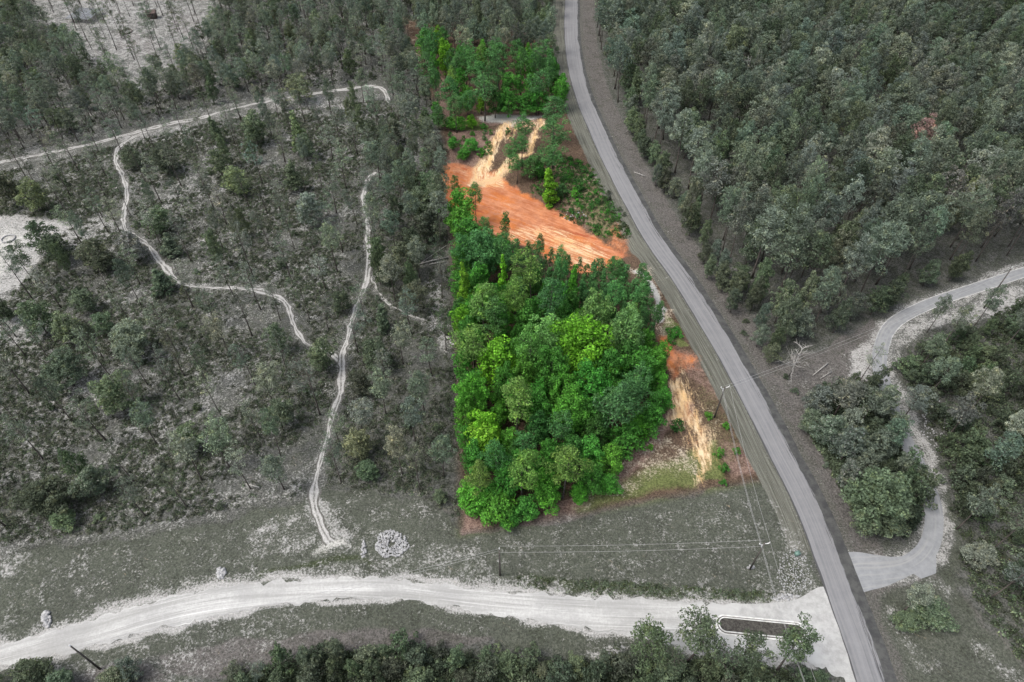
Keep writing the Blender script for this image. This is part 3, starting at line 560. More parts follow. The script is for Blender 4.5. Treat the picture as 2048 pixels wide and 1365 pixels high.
# ------------------------------------------------------------------ where trees stand
TREES = []      # dicts: kind proto, x, y, z, h, r, col, zone
PX_P = PARCEL_PX.copy(); PX_P[0] = (815, 62); PX_P[1] = (1103, 108)
def jit(c, a=.16, rng=RNG):
    f = 1 + rng.normal()*a; return tuple(max(.004, x*f*(1+rng.normal()*.05)) for x in c)
C_PINE_O, C_BR_O, C_PALE_O = (.112,.142,.112), (.112,.145,.098), (.175,.208,.165)
C_PINE_V, C_BR_V, C_HI_V, C_PALE_V, C_OLIVE_V = (.058,.155,.048), (.052,.190,.028), (.125,.310,.024), (.125,.255,.080), (.110,.215,.048)
COLS = {'p': C_PINE_O, 'b': C_BR_O, 'w': C_PALE_O, 'P': C_PINE_V, 'B': C_BR_V, 'Y': C_HI_V, 'Q': C_PALE_V, 'O': C_OLIVE_V, 'e': (.075,.106,.064), 'D': (.038,.120,.025), 'd': (.068,.090,.058), 'y': (.15,.188,.105), 'g': (.106,.140,.088), 'r': (.24,.165,.15), 'G': (.075,.240,.028)}
GREY = {'P': 'p', 'B': 'g', 'G': 'g', 'Y': 'y', 'O': 'w', 'D': 'd', 'Q': 'w'}; VIV = {'p': 'P', 'g': 'B', 'b': 'B', 'w': 'O', 'd': 'D', 'y': 'G'}
GRID = {}
def free(x, y, s):
    i, j = int(x//8), int(y//8)
    for a in (-1, 0, 1):
        for b in (-1, 0, 1):
            for (u, v, t) in GRID.get((i+a, j+b), ()):
                if (u-x)**2+(v-y)**2 < ((s+t)/2)**2: return False
    return True
def reg(x, y, s): GRID.setdefault((int(x//8), int(y//8)), []).append((x, y, s))
def add(kind, x, y, z, h, r, col, zone, sp=3.0, hero=False):
    reg(x, y, sp); TREES.append(dict(kind=kind, x=x, y=y, z=z, h=h, r=r, col=col, zone=zone, hero=hero))
def T(kind, cx, cy, wpx, h, col, zone):
    """a tree whose crown is seen centred at (cx, cy) in the photograph, wpx wide"""
    wpx *= 1.12 if zone == Z_PW and kind in ('broad', 'big') else 1.0
    zc = h*(.70 if kind in ('pine', 'open', 'slim') else .58)
    if kind == 'shrub': zc = h*.5
    q = G(cx, cy, zc); dep = q[1]*cp + (H-q[2]-zc)*sp; r = wpx/2*dep/F
    add(kind, q[0], q[1], q[2], h, r, jit(COLS[col], .05), zone, max(1.0, r*1.3), True)
Z_PW, Z_PN, Z_PB, Z_W, Z_S, Z_E, Z_FE, Z_IN, Z_NW = "trees of the bright parcel wood", "trees at the far end of the bright parcel", "trees round the clay pit", "scattered trees between the sand trails", "trees below the gravel road", "trees right of the driveway", "trees of the forest right of the road", "trees between the road and driveway", "trees of the forest above the long sand trail"
for a in (  # parcel wood
 ('big',1183,700,132,17,'Y'),('big',1108,745,80,15,'B'),('broad',988,730,92,13,'Y'),('broad',1050,757,64,12,'G'),('pine',1057,703,72,17,'O'),('pine',947,682,84,16,'O'),('broad',927,645,44,10,'Y'),('pine',1108,660,76,17,'Q'),('pine',1098,597,66,17,'P'),
 ('big',1193,634,66,15,'Q'),('big',1250,672,80,15,'Q'),('broad',1306,728,56,9,'G'),('broad',1326,802,46,7,'B'),('broad',1282,742,78,12,'B'),('pine',1268,792,78,15,'P'),('pine',1231,812,94,16,'P'),('pine',1033,806,74,17,'O'),('broad',972,852,66,11,'Y'),('broad',967,884,84,9,'Y'),('big',948,790,78,14,'G'),
 ('big',1139,824,90,13,'G'),('big',1183,775,90,14,'B'),('broad',1128,785,62,13,'G'),('broad',1077,862,54,10,'D'),('broad',1250,878,74,7,'B'),('big',957,500,88,15,'P'),('pine',1009,507,58,16,'P'),('spire',1005,560,32,13,'Y'),('spire',930,577,38,13,'Y'),('spire',1145,577,36,13,'G'),('pine',1063,546,64,17,'O'),('pine',968,602,74,17,'O'),('pine',1036,598,58,16,'O'),('pine',990,632,70,16,'P'),
 ('broad',1005,657,52,12,'B'),('broad',1053,642,56,12,'B'),('broad',923,413,66,10,'G'),('pine',950,395,36,12,'P'),('pine',908,372,26,11,'P'),('slim',1012,450,36,10,'D'),('broad',923,447,60,9,'G'),('broad',940,468,60,10,'B'),('pine',1046,930,80,17,'O'),('pine',1132,932,86,15,'O'),('pine',961,957,54,14,'O'),('broad',1094,965,56,9,'G'),('broad',1009,967,72,9,'B'),('broad',956,1000,78,6,'G'),('broad',995,1010,80,6,'G'),('broad',1053,1018,56,4.5,'B'),('broad',1187,953,62,6,'B'),('broad',1220,920,62,7,'G'),
 ('broad',1094,987,62,7,'G'),('broad',1142,900,60,9,'D'),('broad',947,918,62,9,'B'),('pine',992,915,62,14,'P'),('broad',1300,840,60,8,'B'),('broad',1265,640,50,9,'O'),('broad',1290,690,50,9,'G'),('broad',1314,765,44,7,'G'),('broad',1195,868,60,10,'D'),('broad',1100,905,50,9,'B'),('broad',1160,985,40,4,'G'),('broad',935,985,50,5,'G'),('broad',1020,1035,44,3.5,'B'),('broad',1215,745,70,13,'B'),('broad',1010,770,60,12,'B'),('broad',1075,815,60,11,'B'),('broad',1250,720,60,12,'D'),('broad',930,735,50,11,'B'),('broad',930,830,50,10,'G'),('broad',1170,845,60,11,'B'),('broad',1280,850,60,6,'G'),('broad',1215,965,44,4,'B'),('broad',960,560,50,10,'B'),('broad',925,530,50,10,'B'),('pine',925,500,54,14,'P')): T(*a, Z_PW)
for a in (('pine',899,185,48,13,'P'),('pine',910,214,46,12,'P'),('pine',964,148,52,15,'P'),('pine',968,183,58,14,'P'),('broad',1022,172,52,12,'B'),('broad',1017,204,42,9,'B'),('pine',995,114,54,16,'P'),('pine',930,110,42,15,'P'),('pine',1070,114,52,17,'P'),('pine',1074,172,52,14,'P'),('broad',1077,198,46,9,'B'),('broad',889,116,38,13,'Y'),('pine',855,138,46,15,'P'),('pine',846,80,42,15,'P'),('broad',876,84,36,11,'Y'),('broad',963,207,24,6,'Y'),('broad',850,92,40,12,'G'),('broad',920,246,30,4,'G'),('broad',945,242,26,4,'Y'),('broad',900,246,30,4,'B'),('pine',870,160,40,14,'P'),('broad',990,205,40,9,'D'),('pine',940,200,40,12,'P'),('broad',1050,205,40,8,'B')): T(*a, Z_PN)
for a in (('pine',1050,256,48,11,'P'),('pine',1108,224,58,15,'P'),('pine',1108,272,66,15,'P'),('pine',1098,312,54,12,'P'),('pine',1045,290,46,10,'P'),('pine',1018,302,38,8,'P'),('broad',1060,333,46,7,'P'),('pine',1034,328,38,9,'P'),('broad',940,290,40,4,'B'),('broad',905,286,26,4,'B'),('broad',925,305,34,3,'B'),('spire',1101,369,46,12,'Y'),('shrub',1149,388,24,3,'G'),('broad',1120,380,32,4,'P'),('slim',1075,318,28,9,'P'),('shrub',1160,370,28,3,'D'),('broad',1080,338,30,5,'B'),('shrub',962,305,24,2.5,'B'),('shrub',1015,262,14,2,'P')): T(*a, Z_PB)
for a in (  # west
 ('broad',506,253,60,10,'g'),('spire',595,262,42,13,'y'),('broad',608,292,42,8,'g'),('broad',472,359,60,8,'y'),('spire',588,349,48,9,'g'),('broad',615,415,66,9,'w'),('broad',260,315,52,6,'g'),('broad',328,315,62,8,'d'),('spire',431,257,32,8,'g'),('broad',61,390,62,9,'y'),('broad',15,374,64,9,'d'),('broad',595,175,60,9,'g'),('broad',564,202,26,5,'w'),('broad',314,440,62,7,'g'),('broad',437,325,48,8,'g'),
 ('broad',78,470,58,9,'d'),('broad',110,495,66,8,'d'),('broad',188,510,78,8,'d'),('spire',335,490,42,6,'g'),('spire',321,563,50,6,'g'),('broad',167,600,60,6,'g'),('broad',70,632,72,9,'g'),('broad',133,652,60,7,'y'),('big',253,673,86,9,'w'),('broad',202,645,50,6,'g'),('big',126,742,86,8,'g'),('big',225,787,86,9,'g'),('broad',640,710,66,8,'g'),('pine',437,660,48,12,'w'),('broad',263,492,62,8,'w'),('pine',37,512,42,12,'d'),
 ('big',100,985,112,7,'d'),('broad',185,960,76,7,'g'),('pine',547,932,62,11,'p'),('broad',118,1035,60,3.5,'g'),('spire',763,632,40,8,'g'),('broad',756,705,72,7,'d'),('pine',760,775,52,12,'w'),('pine',797,672,46,12,'w'),('broad',715,762,50,7,'d'),('pine',715,823,52,12,'w'),('pine',820,828,56,13,'p'),('broad',715,887,66,7,'y'),('pine',793,892,56,13,'w'),('pine',880,897,54,13,'p'),('pine',840,767,52,13,'p'),('pine',370,905,62,13,'w'),('pine',430,880,64,13,'w'),('pine',530,760,62,13,'w'),('broad',880,990,32,3,'g'),('broad',370,880,70,7,'g'),('broad',560,820,60,8,'g'),('broad',735,940,50,4,'g'),
 ('pine',825,585,60,9,'d'),('broad',840,405,62,9,'g'),('broad',800,520,60,11,'g'),('pine',780,540,50,14,'w'),('pine',660,480,48,14,'w'),('broad',680,600,40,6,'d'),('broad',3,620,40,6,'d'),('broad',860,370,60,9,'g'),('broad',850,450,60,9,'d'),('broad',790,260,44,8,'g'),('broad',850,255,40,8,'g'),('broad',820,350,50,8,'g')): T(*a, Z_W)
for a in (('shrub',1355,853,34,3.2,'D'),('shrub',1301,893,16,1.5,'G'),('shrub',1352,665,34,2.0,'B'),('shrub',1440,905,24,2,'G'),('shrub',1452,850,20,1.5,'G'),('shrub',1450,935,22,2,'B'),('shrub',1475,902,18,1.6,'B'),('shrub',1448,965,16,1.4,'B'),('shrub',1418,832,24,1.2,'G'),('shrub',1340,680,26,2.4,'B')): T(*a, "shrubs on the open corner of the parcel")
for a in (('pine',1300,1288,96,13,'e'),('pine',1398,1275,98,14,'e'),('pine',1492,1300,78,13,'e'),('pine',1590,1298,92,13,'e'),('open',1345,1318,80,11,'e'),('open',1440,1300,70,12,'e'),('scrub',1420,1335,80,6,'e'),('scrub',1250,1330,80,6,'d'),('broad',1340,1340,70,6,'g'),('broad',1640,1362,50,3,'d'),('broad',60,1345,80,5,'d'),('broad',120,1360,60,4,'g'),('broad',230,1358,60,4,'g'),('broad',255,1335,50,5,'p')): T(*a, Z_S)
for a in (('big',1755,985,140,12,'g'),('big',1770,1030,110,8,'g'),('broad',1700,890,70,9,'p'),('pine',1690,790,78,11,'p'),('pine',1750,800,70,11,'p'),('broad',1640,800,66,8,'p'),('broad',1660,860,70,8,'p'),('open',1748,712,40,12,'w'),('broad',1760,890,70,8,'p'),('pine',1800,860,60,10,'p'),('broad',1810,935,54,7,'p'),('broad',1740,1040,60,6,'g'),('broad',1700,950,60,7,'p'),('broad',1700,840,60,8,'w'),('broad',1735,930,60,8,'p'),('broad',1625,840,50,6,'g'),('pine',1830,800,60,10,'p')): T(*a, Z_IN)
for a in (('pine',1920,640,46,12,'p'),('pine',1885,615,40,11,'p'),('pine',1985,600,44,12,'p'),('pine',1890,740,60,12,'p'),('pine',1930,830,60,11,'p'),('pine',1960,1010,60,12,'p'),('pine',1870,690,50,10,'p'),('pine',2010,900,60,13,'p'),('broad',1860,1220,80,4,'g'),('broad',1810,1240,60,3,'g'),('pine',1840,1190,60,9,'w'),('broad',1960,1110,60,5,'w')): T(*a, Z_E)
for a in (('spire',1395,425,28,9,'g'),('broad',1545,705,34,5,'g'),('big',1460,108,62,20,'y'),('pine',1848,278,58,19,'r'),('pine',1730,235,40,17,'w'),('pine',1410,340,56,18,'w')): T(*a, Z_FE)

CLEAR_LINES = [(RC, ROAD_HW+1.5), (DRIVE, 2.3), (T1, 2.0), (T2, 1.8), (T3, 1.9), (PATH, 1.6)]
def fill(poly_px, n_try, spacing, mix, hr, zone, cuts=(), clear=1.0, dens=None, vis=True):
    """poisson-like fill of a ground polygon; mix: list of (proto, colour key, weight, radius, spacing factor)"""
    wp = W(poly_px); lo, hi = wp.min(0), wp.max(0); cw = [W(c) for c in cuts]
    Q = lo + RNG.random((n_try, 2))*(hi-lo); ok = inside(Q, wp)
    for c in cw: ok &= ~inside(Q, c)
    a, b = P(Q[:, 0], Q[:, 1], 0); ok &= (a > -140) & (a < 2190) & (b > -70 if vis else True)
    Q = Q[ok]
    for wl, d0 in CLEAR_LINES:
        if len(Q): d, _ = seg_dist(Q, wl[::3]); Q = Q[d > d0*clear]
    if len(Q): Q = Q[sdpoly(Q, GRAVEL) < -1.5]
    hz = hgt(Q) if len(Q) else []
    ws = np.array([m[2] for m in mix], float); ws /= ws.sum()
    for q, z in zip(Q, hz):
        m = mix[RNG.choice(len(mix), p=ws)]; sz = RNG.uniform(.72, 1.28); s = spacing*m[4]*sz
        if dens is not None and RNG.random() > dens(q[0], q[1]): continue
        if not free(q[0], q[1], s): continue
        h = hr[0] + (hr[1]-hr[0])*RNG.random(); h *= {'pine': 1, 'open': 1, 'slim': .75, 'broad': .72, 'big': .9, 'spire': .75, 'scrub': .75, 'shrub': .14}[m[0]]
        if m[0] == 'shrub': h = m[3]*RNG.uniform(.9, 1.5)
        ck = m[1]; cpx = P(q[0], q[1], z+h*.72)
        if ck in GREY and not inside(np.array([cpx]), PX_P)[0]: ck = GREY[ck]
        elif ck in VIV and inside(np.array([cpx]), PX_P)[0]: ck = VIV[ck]
        add(m[0], q[0], q[1], z, h, m[3]*sz, jit(COLS[ck], .15), zone, s)
TOPCLEAR = [(60,-60),(450,-60),(430,70),(405,110),(360,150),(300,190),(225,175),(180,120),(110,70),(40,45)]
PIT = [(880,222),(1100,222),(1100,240),(1140,340),(1262,480),(1270,530),(1175,540),(1090,520),(960,470),(895,420),(880,330)]
# parcel understorey and plantation pines
fill([(1085,572),(1130,566),(1200,568),(1270,572),(1290,600),(1312,660),(1305,700),(1240,690),(1160,640),(1110,610)], 5000, 2.3, [('slim','P',5,1.7,1),('pine','P',1,2.2,1.1)], (10,12.5), Z_PW)
fill([(920,520),(960,545),(1020,575),(1090,600),(1180,640),(1290,690),(1316,740),(1330,820),(1315,845),(1270,890),(1215,950),(1165,990),(1110,1015),(1060,1040),(985,1055),(940,1040),(928,900),(925,700)], 6000, 2.9, [('broad','B',5,2.8,1),('broad','G',3,2.6,1),('broad','D',2,2.5,1),('pine','P',1,2.6,1)], (9,14), Z_PW)
fill([(820,30),(1095,80),(1105,150),(1118,225),(985,222),(900,238),(872,215),(850,130)], 5000, 5.0, [('pine','P',6,3.2,1),('broad','B',2,2.8,1),('broad','G',1,2.5,1),('pine','O',1,3,1)], (13,17), Z_PN, cuts=[[(872,160),(905,170),(905,240),(872,240)]])
fill([(962,485),(1010,498),(1090,535),(1150,562),(1100,590),(1030,560),(970,540)], 900, 2.3, [('slim','P',5,1.6,1),('pine','P',1,1.8,1),('broad','B',2,1.8,1)], (7.5,10), Z_PW)
# forest right of the road
FE = [(1172,-120),(1190,60),(1212,140),(1240,220),(1264,300),(1302,362),(1348,430),(1390,500),(1418,572),(1472,640),(1516,704),(1605,690),(1650,682),(1700,650),(1735,622),(1800,598),(1900,557),(2048,500),(2400,420),(2400,-120)]
fill([(1240,220),(1264,300),(1302,362),(1348,430),(1390,500),(1418,572),(1472,640),(1516,704),(1605,694),(1700,660),(1735,632),(1800,606),(1900,565),(1900,545),(1800,585),(1700,635),(1610,670),(1550,670),(1490,600),(1440,540),(1400,460),(1340,380),(1290,300),(1260,220)], 1600, 3.6, [('broad','g',3,2.3,1),('broad','d',3,2.3,1),('broad','p',3,2.3,1)], (8,13), Z_FE)
fill(FE, 32000, 4.5, [('pine','p',15,3.7,1),('pine','w',2,3.6,1),('pine','d',4,3.4,1),('broad','b',2,3.3,1),('broad','g',2,3.3,1),('broad','y',.3,3.0,1)], (16,20.5), Z_FE)
# forest above the long trail
NW = [(-300,-120),(1110,-120),(1106,66),(800,28),(832,130),(872,225),(885,300),(860,330),(800,320),(785,250),(775,165),(740,160),(600,180),(450,205),(300,240),(150,285),(0,312),(-300,380)]
fill(NW, 34000, 4.3, [('pine','p',10,2.9,1),('open','p',9,2.8,1),('pine','w',2,2.8,1),('pine','d',3,2.8,1),('broad','g',2.5,2.6,1),('broad','b',1.5,2.6,1)], (9.5,13.5), Z_NW, cuts=[TOPCLEAR])
fill(NW, 9000, 3.4, [('scrub','d',3,1.9,1),('scrub','g',3,1.9,1)], (3,5.5), Z_NW, cuts=[TOPCLEAR])
fill(TOPCLEAR, 900, 6.8, [('open','p',5,2.4,1),('open','d',3,2.4,1)], (15,19), Z_NW)
# scattered woods between the trails
WEST = [(-200,360),(0,345),(150,312),(300,275),(450,240),(600,215),(770,200),(880,300),(890,420),(905,640),(915,900),(918,1040),(860,1000),(700,975),(640,965),(600,990),(500,1010),(300,1050),(100,1080),(-150,1110)]
LCLEAR = [(-100,420),(60,425),(120,432),(190,440),(180,470),(120,500),(90,540),(60,580),(20,620),(-100,640)]
fill([(690,300),(880,300),(895,560),(860,560),(790,600),(745,560),(745,350)], 3500, 4.6, [('pine','p',6,2.7,1),('open','p',5,2.7,1),('broad','g',2,2.5,1),('broad','d',2,2.5,1)], (12,15), Z_W, cuts=[[(840,470),(890,470),(905,720),(850,640)]])
fill(WEST, 9000, 7.3, [('open','p',12,2.7,1),('open','w',4,2.6,1),('open','d',3,2.6,1),('pine','p',3,2.3,1),('broad','g',1.4,2.1,.9)], (10.5,15), Z_W, cuts=[LCLEAR])
# right of the driveway, and the inner wedge
IN = [(1622,812),(1690,782),(1745,778),(1770,830),(1795,890),(1828,960),(1838,1010),(1830,1050),(1770,1068),(1715,1030),(1660,930),(1612,850)]
fill(IN, 2500, 2.9, [('scrub','e',5,2.6,1),('scrub','g',3,2.4,1),('broad','d',3,2.0,1),('broad','p',3,2.2,1),('pine','p',1,2.6,1)], (7,11), Z_IN)
EA = [(1800,728),(1850,702),(1950,662),(2100,610),(2300,590),(2300,1560),(2180,1480),(2060,1350),(1990,1262),(1935,1170),(1915,1090),(1912,1000),(1880,900),(1848,820),(1812,765)]
fill(EA, 400, 9, [('open','p',2,2.8,1),('pine','w',1,2.8,1)], (12,15), Z_E)
fill(EA, 8000, 2.6, [('scrub','d',6,2.5,1),('scrub','e',7,2.3,.9),('scrub','g',3,2.6,1),('broad','d',3,1.7,.9)], (4,9), Z_E)
fill(EA, 300, 8, [('open','p',1,2.5,1)], (11,14), Z_E)
SO = [(430,1375),(480,1345),(620,1318),(760,1298),(900,1302),(1000,1320),(1100,1325),(1250,1318),(1400,1328),(1560,1338),(1640,1368),(1700,1440),(1720,1600),(400,1600)]
fill(SO, 4500, 2.9, [('scrub','d',6,2.5,1),('scrub','e',6,2.2,.9),('scrub','g',3,2.6,1),('broad','g',2,1.5,.8),('open','p',.8,2.2,1.3),('shrub','d',2,1.5,.7)], (2.5,9), Z_S)
fill([(-100,1375),(150,1375),(260,1365),(300,1420),(300,1600),(-100,1600)], 900, 3.0, [('scrub','d',4,2.2,1),('scrub','g',4,2.2,1)], (4,7), Z_S)
# shrubs
fill(WEST, 5200, 4.6, [('shrub','d',4,1.2,1),('shrub','g',4,1.2,1),('shrub','b',3,1.1,1)], (1,1), "low shrubs between the sand trails", cuts=[LCLEAR], dens=lambda x, y: .55)
fill([(1100,300),(1180,330),(1262,450),(1240,470),(1130,420),(1080,380)], 260, 2.6, [('shrub','D',3,1.1,1),('shrub','B',2,.9,1)], (1,1), "shrubs beside the clay pit")
fill([(885,240),(960,240),(985,262),(990,310),(900,318)], 200, 2.4, [('shrub','B',3,1.2,1),('shrub','P',2,1.1,1)], (1,1), "shrubs beside the clay pit")
fill([(1395,470),(1440,545),(1520,640),(1560,720),(1620,810),(1700,980),(1760,1080),(1730,1090),(1600,850),(1500,690),(1400,545)], 600, 3.6, [('shrub','g',3,1.0,1),('shrub','d',2,1.0,1)], (1,1), "shrubs along the treeline right of the road")

# ------------------------------------------------------------------ choose individuals, the rest becomes the far wood
KN = {'pine': 'pine_tree', 'open': 'pine_tree', 'slim': 'pine_tree', 'broad': 'broadleaf_tree', 'big': 'broadleaf_tree', 'spire': 'broadleaf_tree', 'scrub': 'broadleaf_tree', 'shrub': 'shrub'}
for t in TREES:
    zc = t['z'] + t['h']*.65; t['px'], t['py'] = P(t['x'], t['y'], zc); t['dep'] = t['y']*cp + (H-zc)*sp
    t['name'] = KN[t['kind']]; t['size'] = t['r']*math.sqrt(t['h'])/t['dep']
    t['seen'] = -10 < t['px'] < 2058 and -10 < t['py'] < 1375
    if t['hero']: t['size'] *= 3
    if t['zone'] in (Z_PW, Z_PN): t['size'] *= 1.3
IND = []; REST = []
for nm in ('pine_tree', 'broadleaf_tree', 'shrub'):
    L = sorted([t for t in TREES if t['name'] == nm], key=lambda t: (-int(t['seen']), -t['size'])); IND += L[:294]; REST += L[294:]
print("TREES", {nm: sum(t['name'] == nm for t in TREES) for nm in ('pine_tree', 'broadleaf_tree', 'shrub')}, 'ind', len(IND), 'rest', len(REST))
LM = [("the red-brown dead pine",1848,280),("the bare white tree",1580,715),("the kerbed island",1520,1260),("the round stone pile",780,1088),("the road junction",1680,1170),("the orange clay pit",1080,430),("the white sand ledge",1010,240),("the fallen logs",865,515),("the flat panel roof",170,35),
 ("the trail bend beside the clearing",250,460),("the sand trail fork",683,705),("the left sand clearing",40,500),("the lower left utility pole",170,1315),("the driveway bend",1770,680),("the driveway hook",1865,1080),("the yellow-green cone tree",1103,370),("the utility pole in the field",998,1125),("the round bush on the dirt",1355,853),
 ("the brightest big crown",1183,700),("the left end of the upper trail",20,318),("the right end of the upper trail",770,180),("the far end of the road",1140,20),("the top right corner",2040,10),("the top left corner",10,10),("the bottom right corner",2040,1340),("the bottom edge's middle",1024,1360),("the pole at the right edge",2000,560),
 ("the middle of the upper trail",400,237),("the first curve of the asphalt road",1270,300),("the lower end of the sand trail",630,985),("the small white rock heap",443,1145),("the parcel's lower left corner",930,1060),("the right edge of the picture",2040,820),("the left edge of the picture",10,860),("the pale round oak",253,673),("the top edge's middle",1500,20),("the left trunk-lined trail",520,582),("the pale pine in the forest",1730,235),("the roadside pale pine",1410,340)]
ORD = ["first", "second", "third", "fourth", "fifth", "sixth", "seventh", "eighth", "ninth", "tenth", "eleventh", "twelfth", "thirteenth", "fourteenth", "fifteenth", "sixteenth", "seventeenth", "eighteenth", "nineteenth", "twentieth"]
DIRS = ["right of", "up-right of", "straight above", "up-left of", "left of", "down-left of", "straight below", "down-right of"]
def look(t):
    r, g, b = t['col'][:3]; lum = .3*r+.6*g+.1*b; sat = g-b > .07 and g-r > .04
    if r > g*1.3: hue = "red-brown"
    elif sat: hue = "yellow-green" if g > .3 else ("deep green" if g < .15 else "vivid green")
    else: hue = "pale grey-green" if lum > .155 else ("dark grey-green" if lum < .085 else "grey-green")
    sh = {'pine': "dense-crowned", 'open': "thin-crowned", 'slim': "slender", 'broad': "rounded", 'big': "broad", 'spire': "cone-shaped", 'scrub': "ragged bushy", 'shrub': "low"}[t['kind']]
    return f"{sh} {hue}"
WORD = {'pine_tree': 'pine', 'broadleaf_tree': 'leafy tree', 'shrub': 'shrub'}
grp = {}; proto_at = set()
for t in IND:
    li = min(range(len(LM)), key=lambda i: math.hypot(LM[i][1]-t['px'], LM[i][2]-t['py'])); dx, dy = t['px']-LM[li][1], LM[li][2]-t['py']
    di = int(round(math.atan2(dy, dx)/(math.pi/4))) % 8; grp.setdefault((t['name'], li, di), []).append((math.hypot(dx, dy), t))
for (nm, li, di), L in grp.items():
    L.sort(key=lambda a: a[0])
    for i, (d, t) in enumerate(L):
        t['label'] = f"{look(t)} {WORD[nm]}, {ORD[min(i, 19)]} {DIRS[di]} {LM[li][0]}" if len(L) > 1 else f"{look(t)} {WORD[nm]} {DIRS[di]} {LM[li][0]}"
        if d < 24 and i == 0 and (nm, li) not in proto_at: proto_at.add((nm, li)); t['label'] = f"{look(t)} {WORD[nm]} standing right at {LM[li][0]}"
for t in IND:
    if t['hero'] and abs(t['x']) < 900:
        if t['col'][0] > t['col'][1]*1.3: t['label'] = "red-brown dead pine standing among the grey-green forest crowns"
proto_used = {}
def plant(t):
    pr = PROTO[t['kind']]; i = RNG.integers(len(pr)); cm, tm, h0, r0 = pr[i]
    sx = t['r']/r0; sz = t['h']/h0; zrot = RNG.random()*6.283; col = (*t['col'], 1)
    if t['name'] == 'shrub':
        o = link('shrub', cm); root = o; o.color = col
    else:
        root = link(t['name'], None); root.empty_display_size = .3
        c = link('crown', cm, root); c.color = col; link('trunk', tm, root)
    root.location = (t['x'], t['y'], t['z']-.1); root.rotation_euler = (RNG.normal()*.025, RNG.normal()*.025, zrot); root.scale = (sx, sx*RNG.uniform(.9, 1.1), sz)
    root['label'] = t['label']; root['category'] = {'pine_tree': 'pine tree', 'broadleaf_tree': 'tree', 'shrub': 'shrub'}[t['name']]; root['group'] = t['zone'].replace("trees", {'pine_tree': 'pines', 'broadleaf_tree': 'leafy trees', 'shrub': 'shrubs'}[t['name']])
for t in IND: plant(t)

# ------------------------------------------------------------------ stuff: far wood and ground cover through geometry nodes
def scatter(name, protos, pts, rot, scl, tint, idx, **props):
    col = bpy.data.collections.new(name+"_sources")
    for k, me in enumerate(protos): col.objects.link(bpy.data.objects.new(f"{name}_source_{k:02d}", me))
    pm = bpy.data.meshes.new(name); pm.vertices.add(len(pts)); pm.vertices.foreach_set("co", np.asarray(pts, np.float32).ravel())
    for nm, ty, key, arr in (("rot", 'FLOAT_VECTOR', 'vector', rot), ("scl", 'FLOAT_VECTOR', 'vector', scl), ("tint", 'FLOAT_COLOR', 'color', tint), ("idx", 'INT', 'value', idx)):
        a = pm.attributes.new(nm, ty, 'POINT'); a.data.foreach_set(key, np.asarray(arr, np.int32 if ty == 'INT' else np.float32).ravel())
    ob = link(name, pm, **props); g = bpy.data.node_groups.new(name+"_scatter", 'GeometryNodeTree')
    g.interface.new_socket('Geometry', in_out='INPUT', socket_type='NodeSocketGeometry'); g.interface.new_socket('Geometry', in_out='OUTPUT', socket_type='NodeSocketGeometry')
    N = g.nodes; L = g.links; i = N.new('NodeGroupInput'); o = N.new('NodeGroupOutput'); ins = N.new('GeometryNodeInstanceOnPoints'); ci = N.new('GeometryNodeCollectionInfo')
    ci.inputs['Collection'].default_value = col; ci.inputs['Separate Children'].default_value = True; ci.inputs['Reset Children'].default_value = True; ins.inputs['Pick Instance'].default_value = True
    def at(n, t):
        a = N.new('GeometryNodeInputNamedAttribute'); a.data_type = t; a.inputs['Name'].default_value = n; return a.outputs['Attribute']
    L.new(i.outputs[0], ins.inputs['Points']); L.new(ci.outputs[0], ins.inputs['Instance']); L.new(at('idx', 'INT'), ins.inputs['Instance Index'])
    L.new(at('rot', 'FLOAT_VECTOR'), ins.inputs['Rotation']); L.new(at('scl', 'FLOAT_VECTOR'), ins.inputs['Scale']); L.new(ins.outputs[0], o.inputs[0])
    ob.modifiers.new('scatter', 'NODES').node_group = g; return ob
def inst_mesh(cm, tm=None):
    """copy of a prototype for the far wood: crown and trunk joined in one mesh"""
    V = []; Fq = []; mi = []; n = 0
    for me, k in ((cm, 0), (tm, 1)):
        if me is None: continue
        v = np.zeros(len(me.vertices)*3, np.float32); me.vertices.foreach_get("co", v); f = np.zeros(len(me.loops), np.int32); me.loops.foreach_get("vertex_index", f)
        V.append(v.reshape(-1, 3)); Fq.append(f.reshape(-1, 4)+n); mi.append(np.full(len(f)//4, k, np.int32)); n += len(v)//3
    me = mesh_np(cm.name+"_mass", np.vstack(V), np.vstack(Fq), M_LEAFI); me.materials.append(M_BARK); me.polygons.foreach_set("material_index", np.concatenate(mi)); return me
def mass(name, R, label):
    if not R: return
    prs = []; ids = {}
    for t in R:
        k = (t['kind'], int(RNG.integers(len(PROTO[t['kind']])))); t['k'] = k
        if k not in ids: ids[k] = len(prs); prs.append(PROTO[k[0]][k[1]])
    meshes = [inst_mesh(p[0], p[1]) for p in prs]; n = len(R)
    pts = [(t['x'], t['y'], t['z']-.1) for t in R]; rot = np.column_stack([RNG.normal(size=n)*.025, RNG.normal(size=n)*.025, RNG.random(n)*6.283])
    scl = [(t['r']/prs[ids[t['k']]][3], t['r']/prs[ids[t['k']]][3], t['h']/prs[ids[t['k']]][2]) for t in R]
    scatter(name, meshes, pts, rot, scl, [(*t['col'], 1) for t in R], [ids[t['k']] for t in R], kind="stuff", label=label)
mass("distant_pines", [t for t in REST if t['name'] == 'pine_tree'], "far pine woods merging into one grey-green canopy")
mass("distant_leafy_trees", [t for t in REST if t['name'] == 'broadleaf_tree'], "smaller leafy trees filling gaps in the woods")
mass("distant_shrubs", [t for t in REST if t['name'] == 'shrub'], "smaller shrubs scattered on the sandy woodland floor")

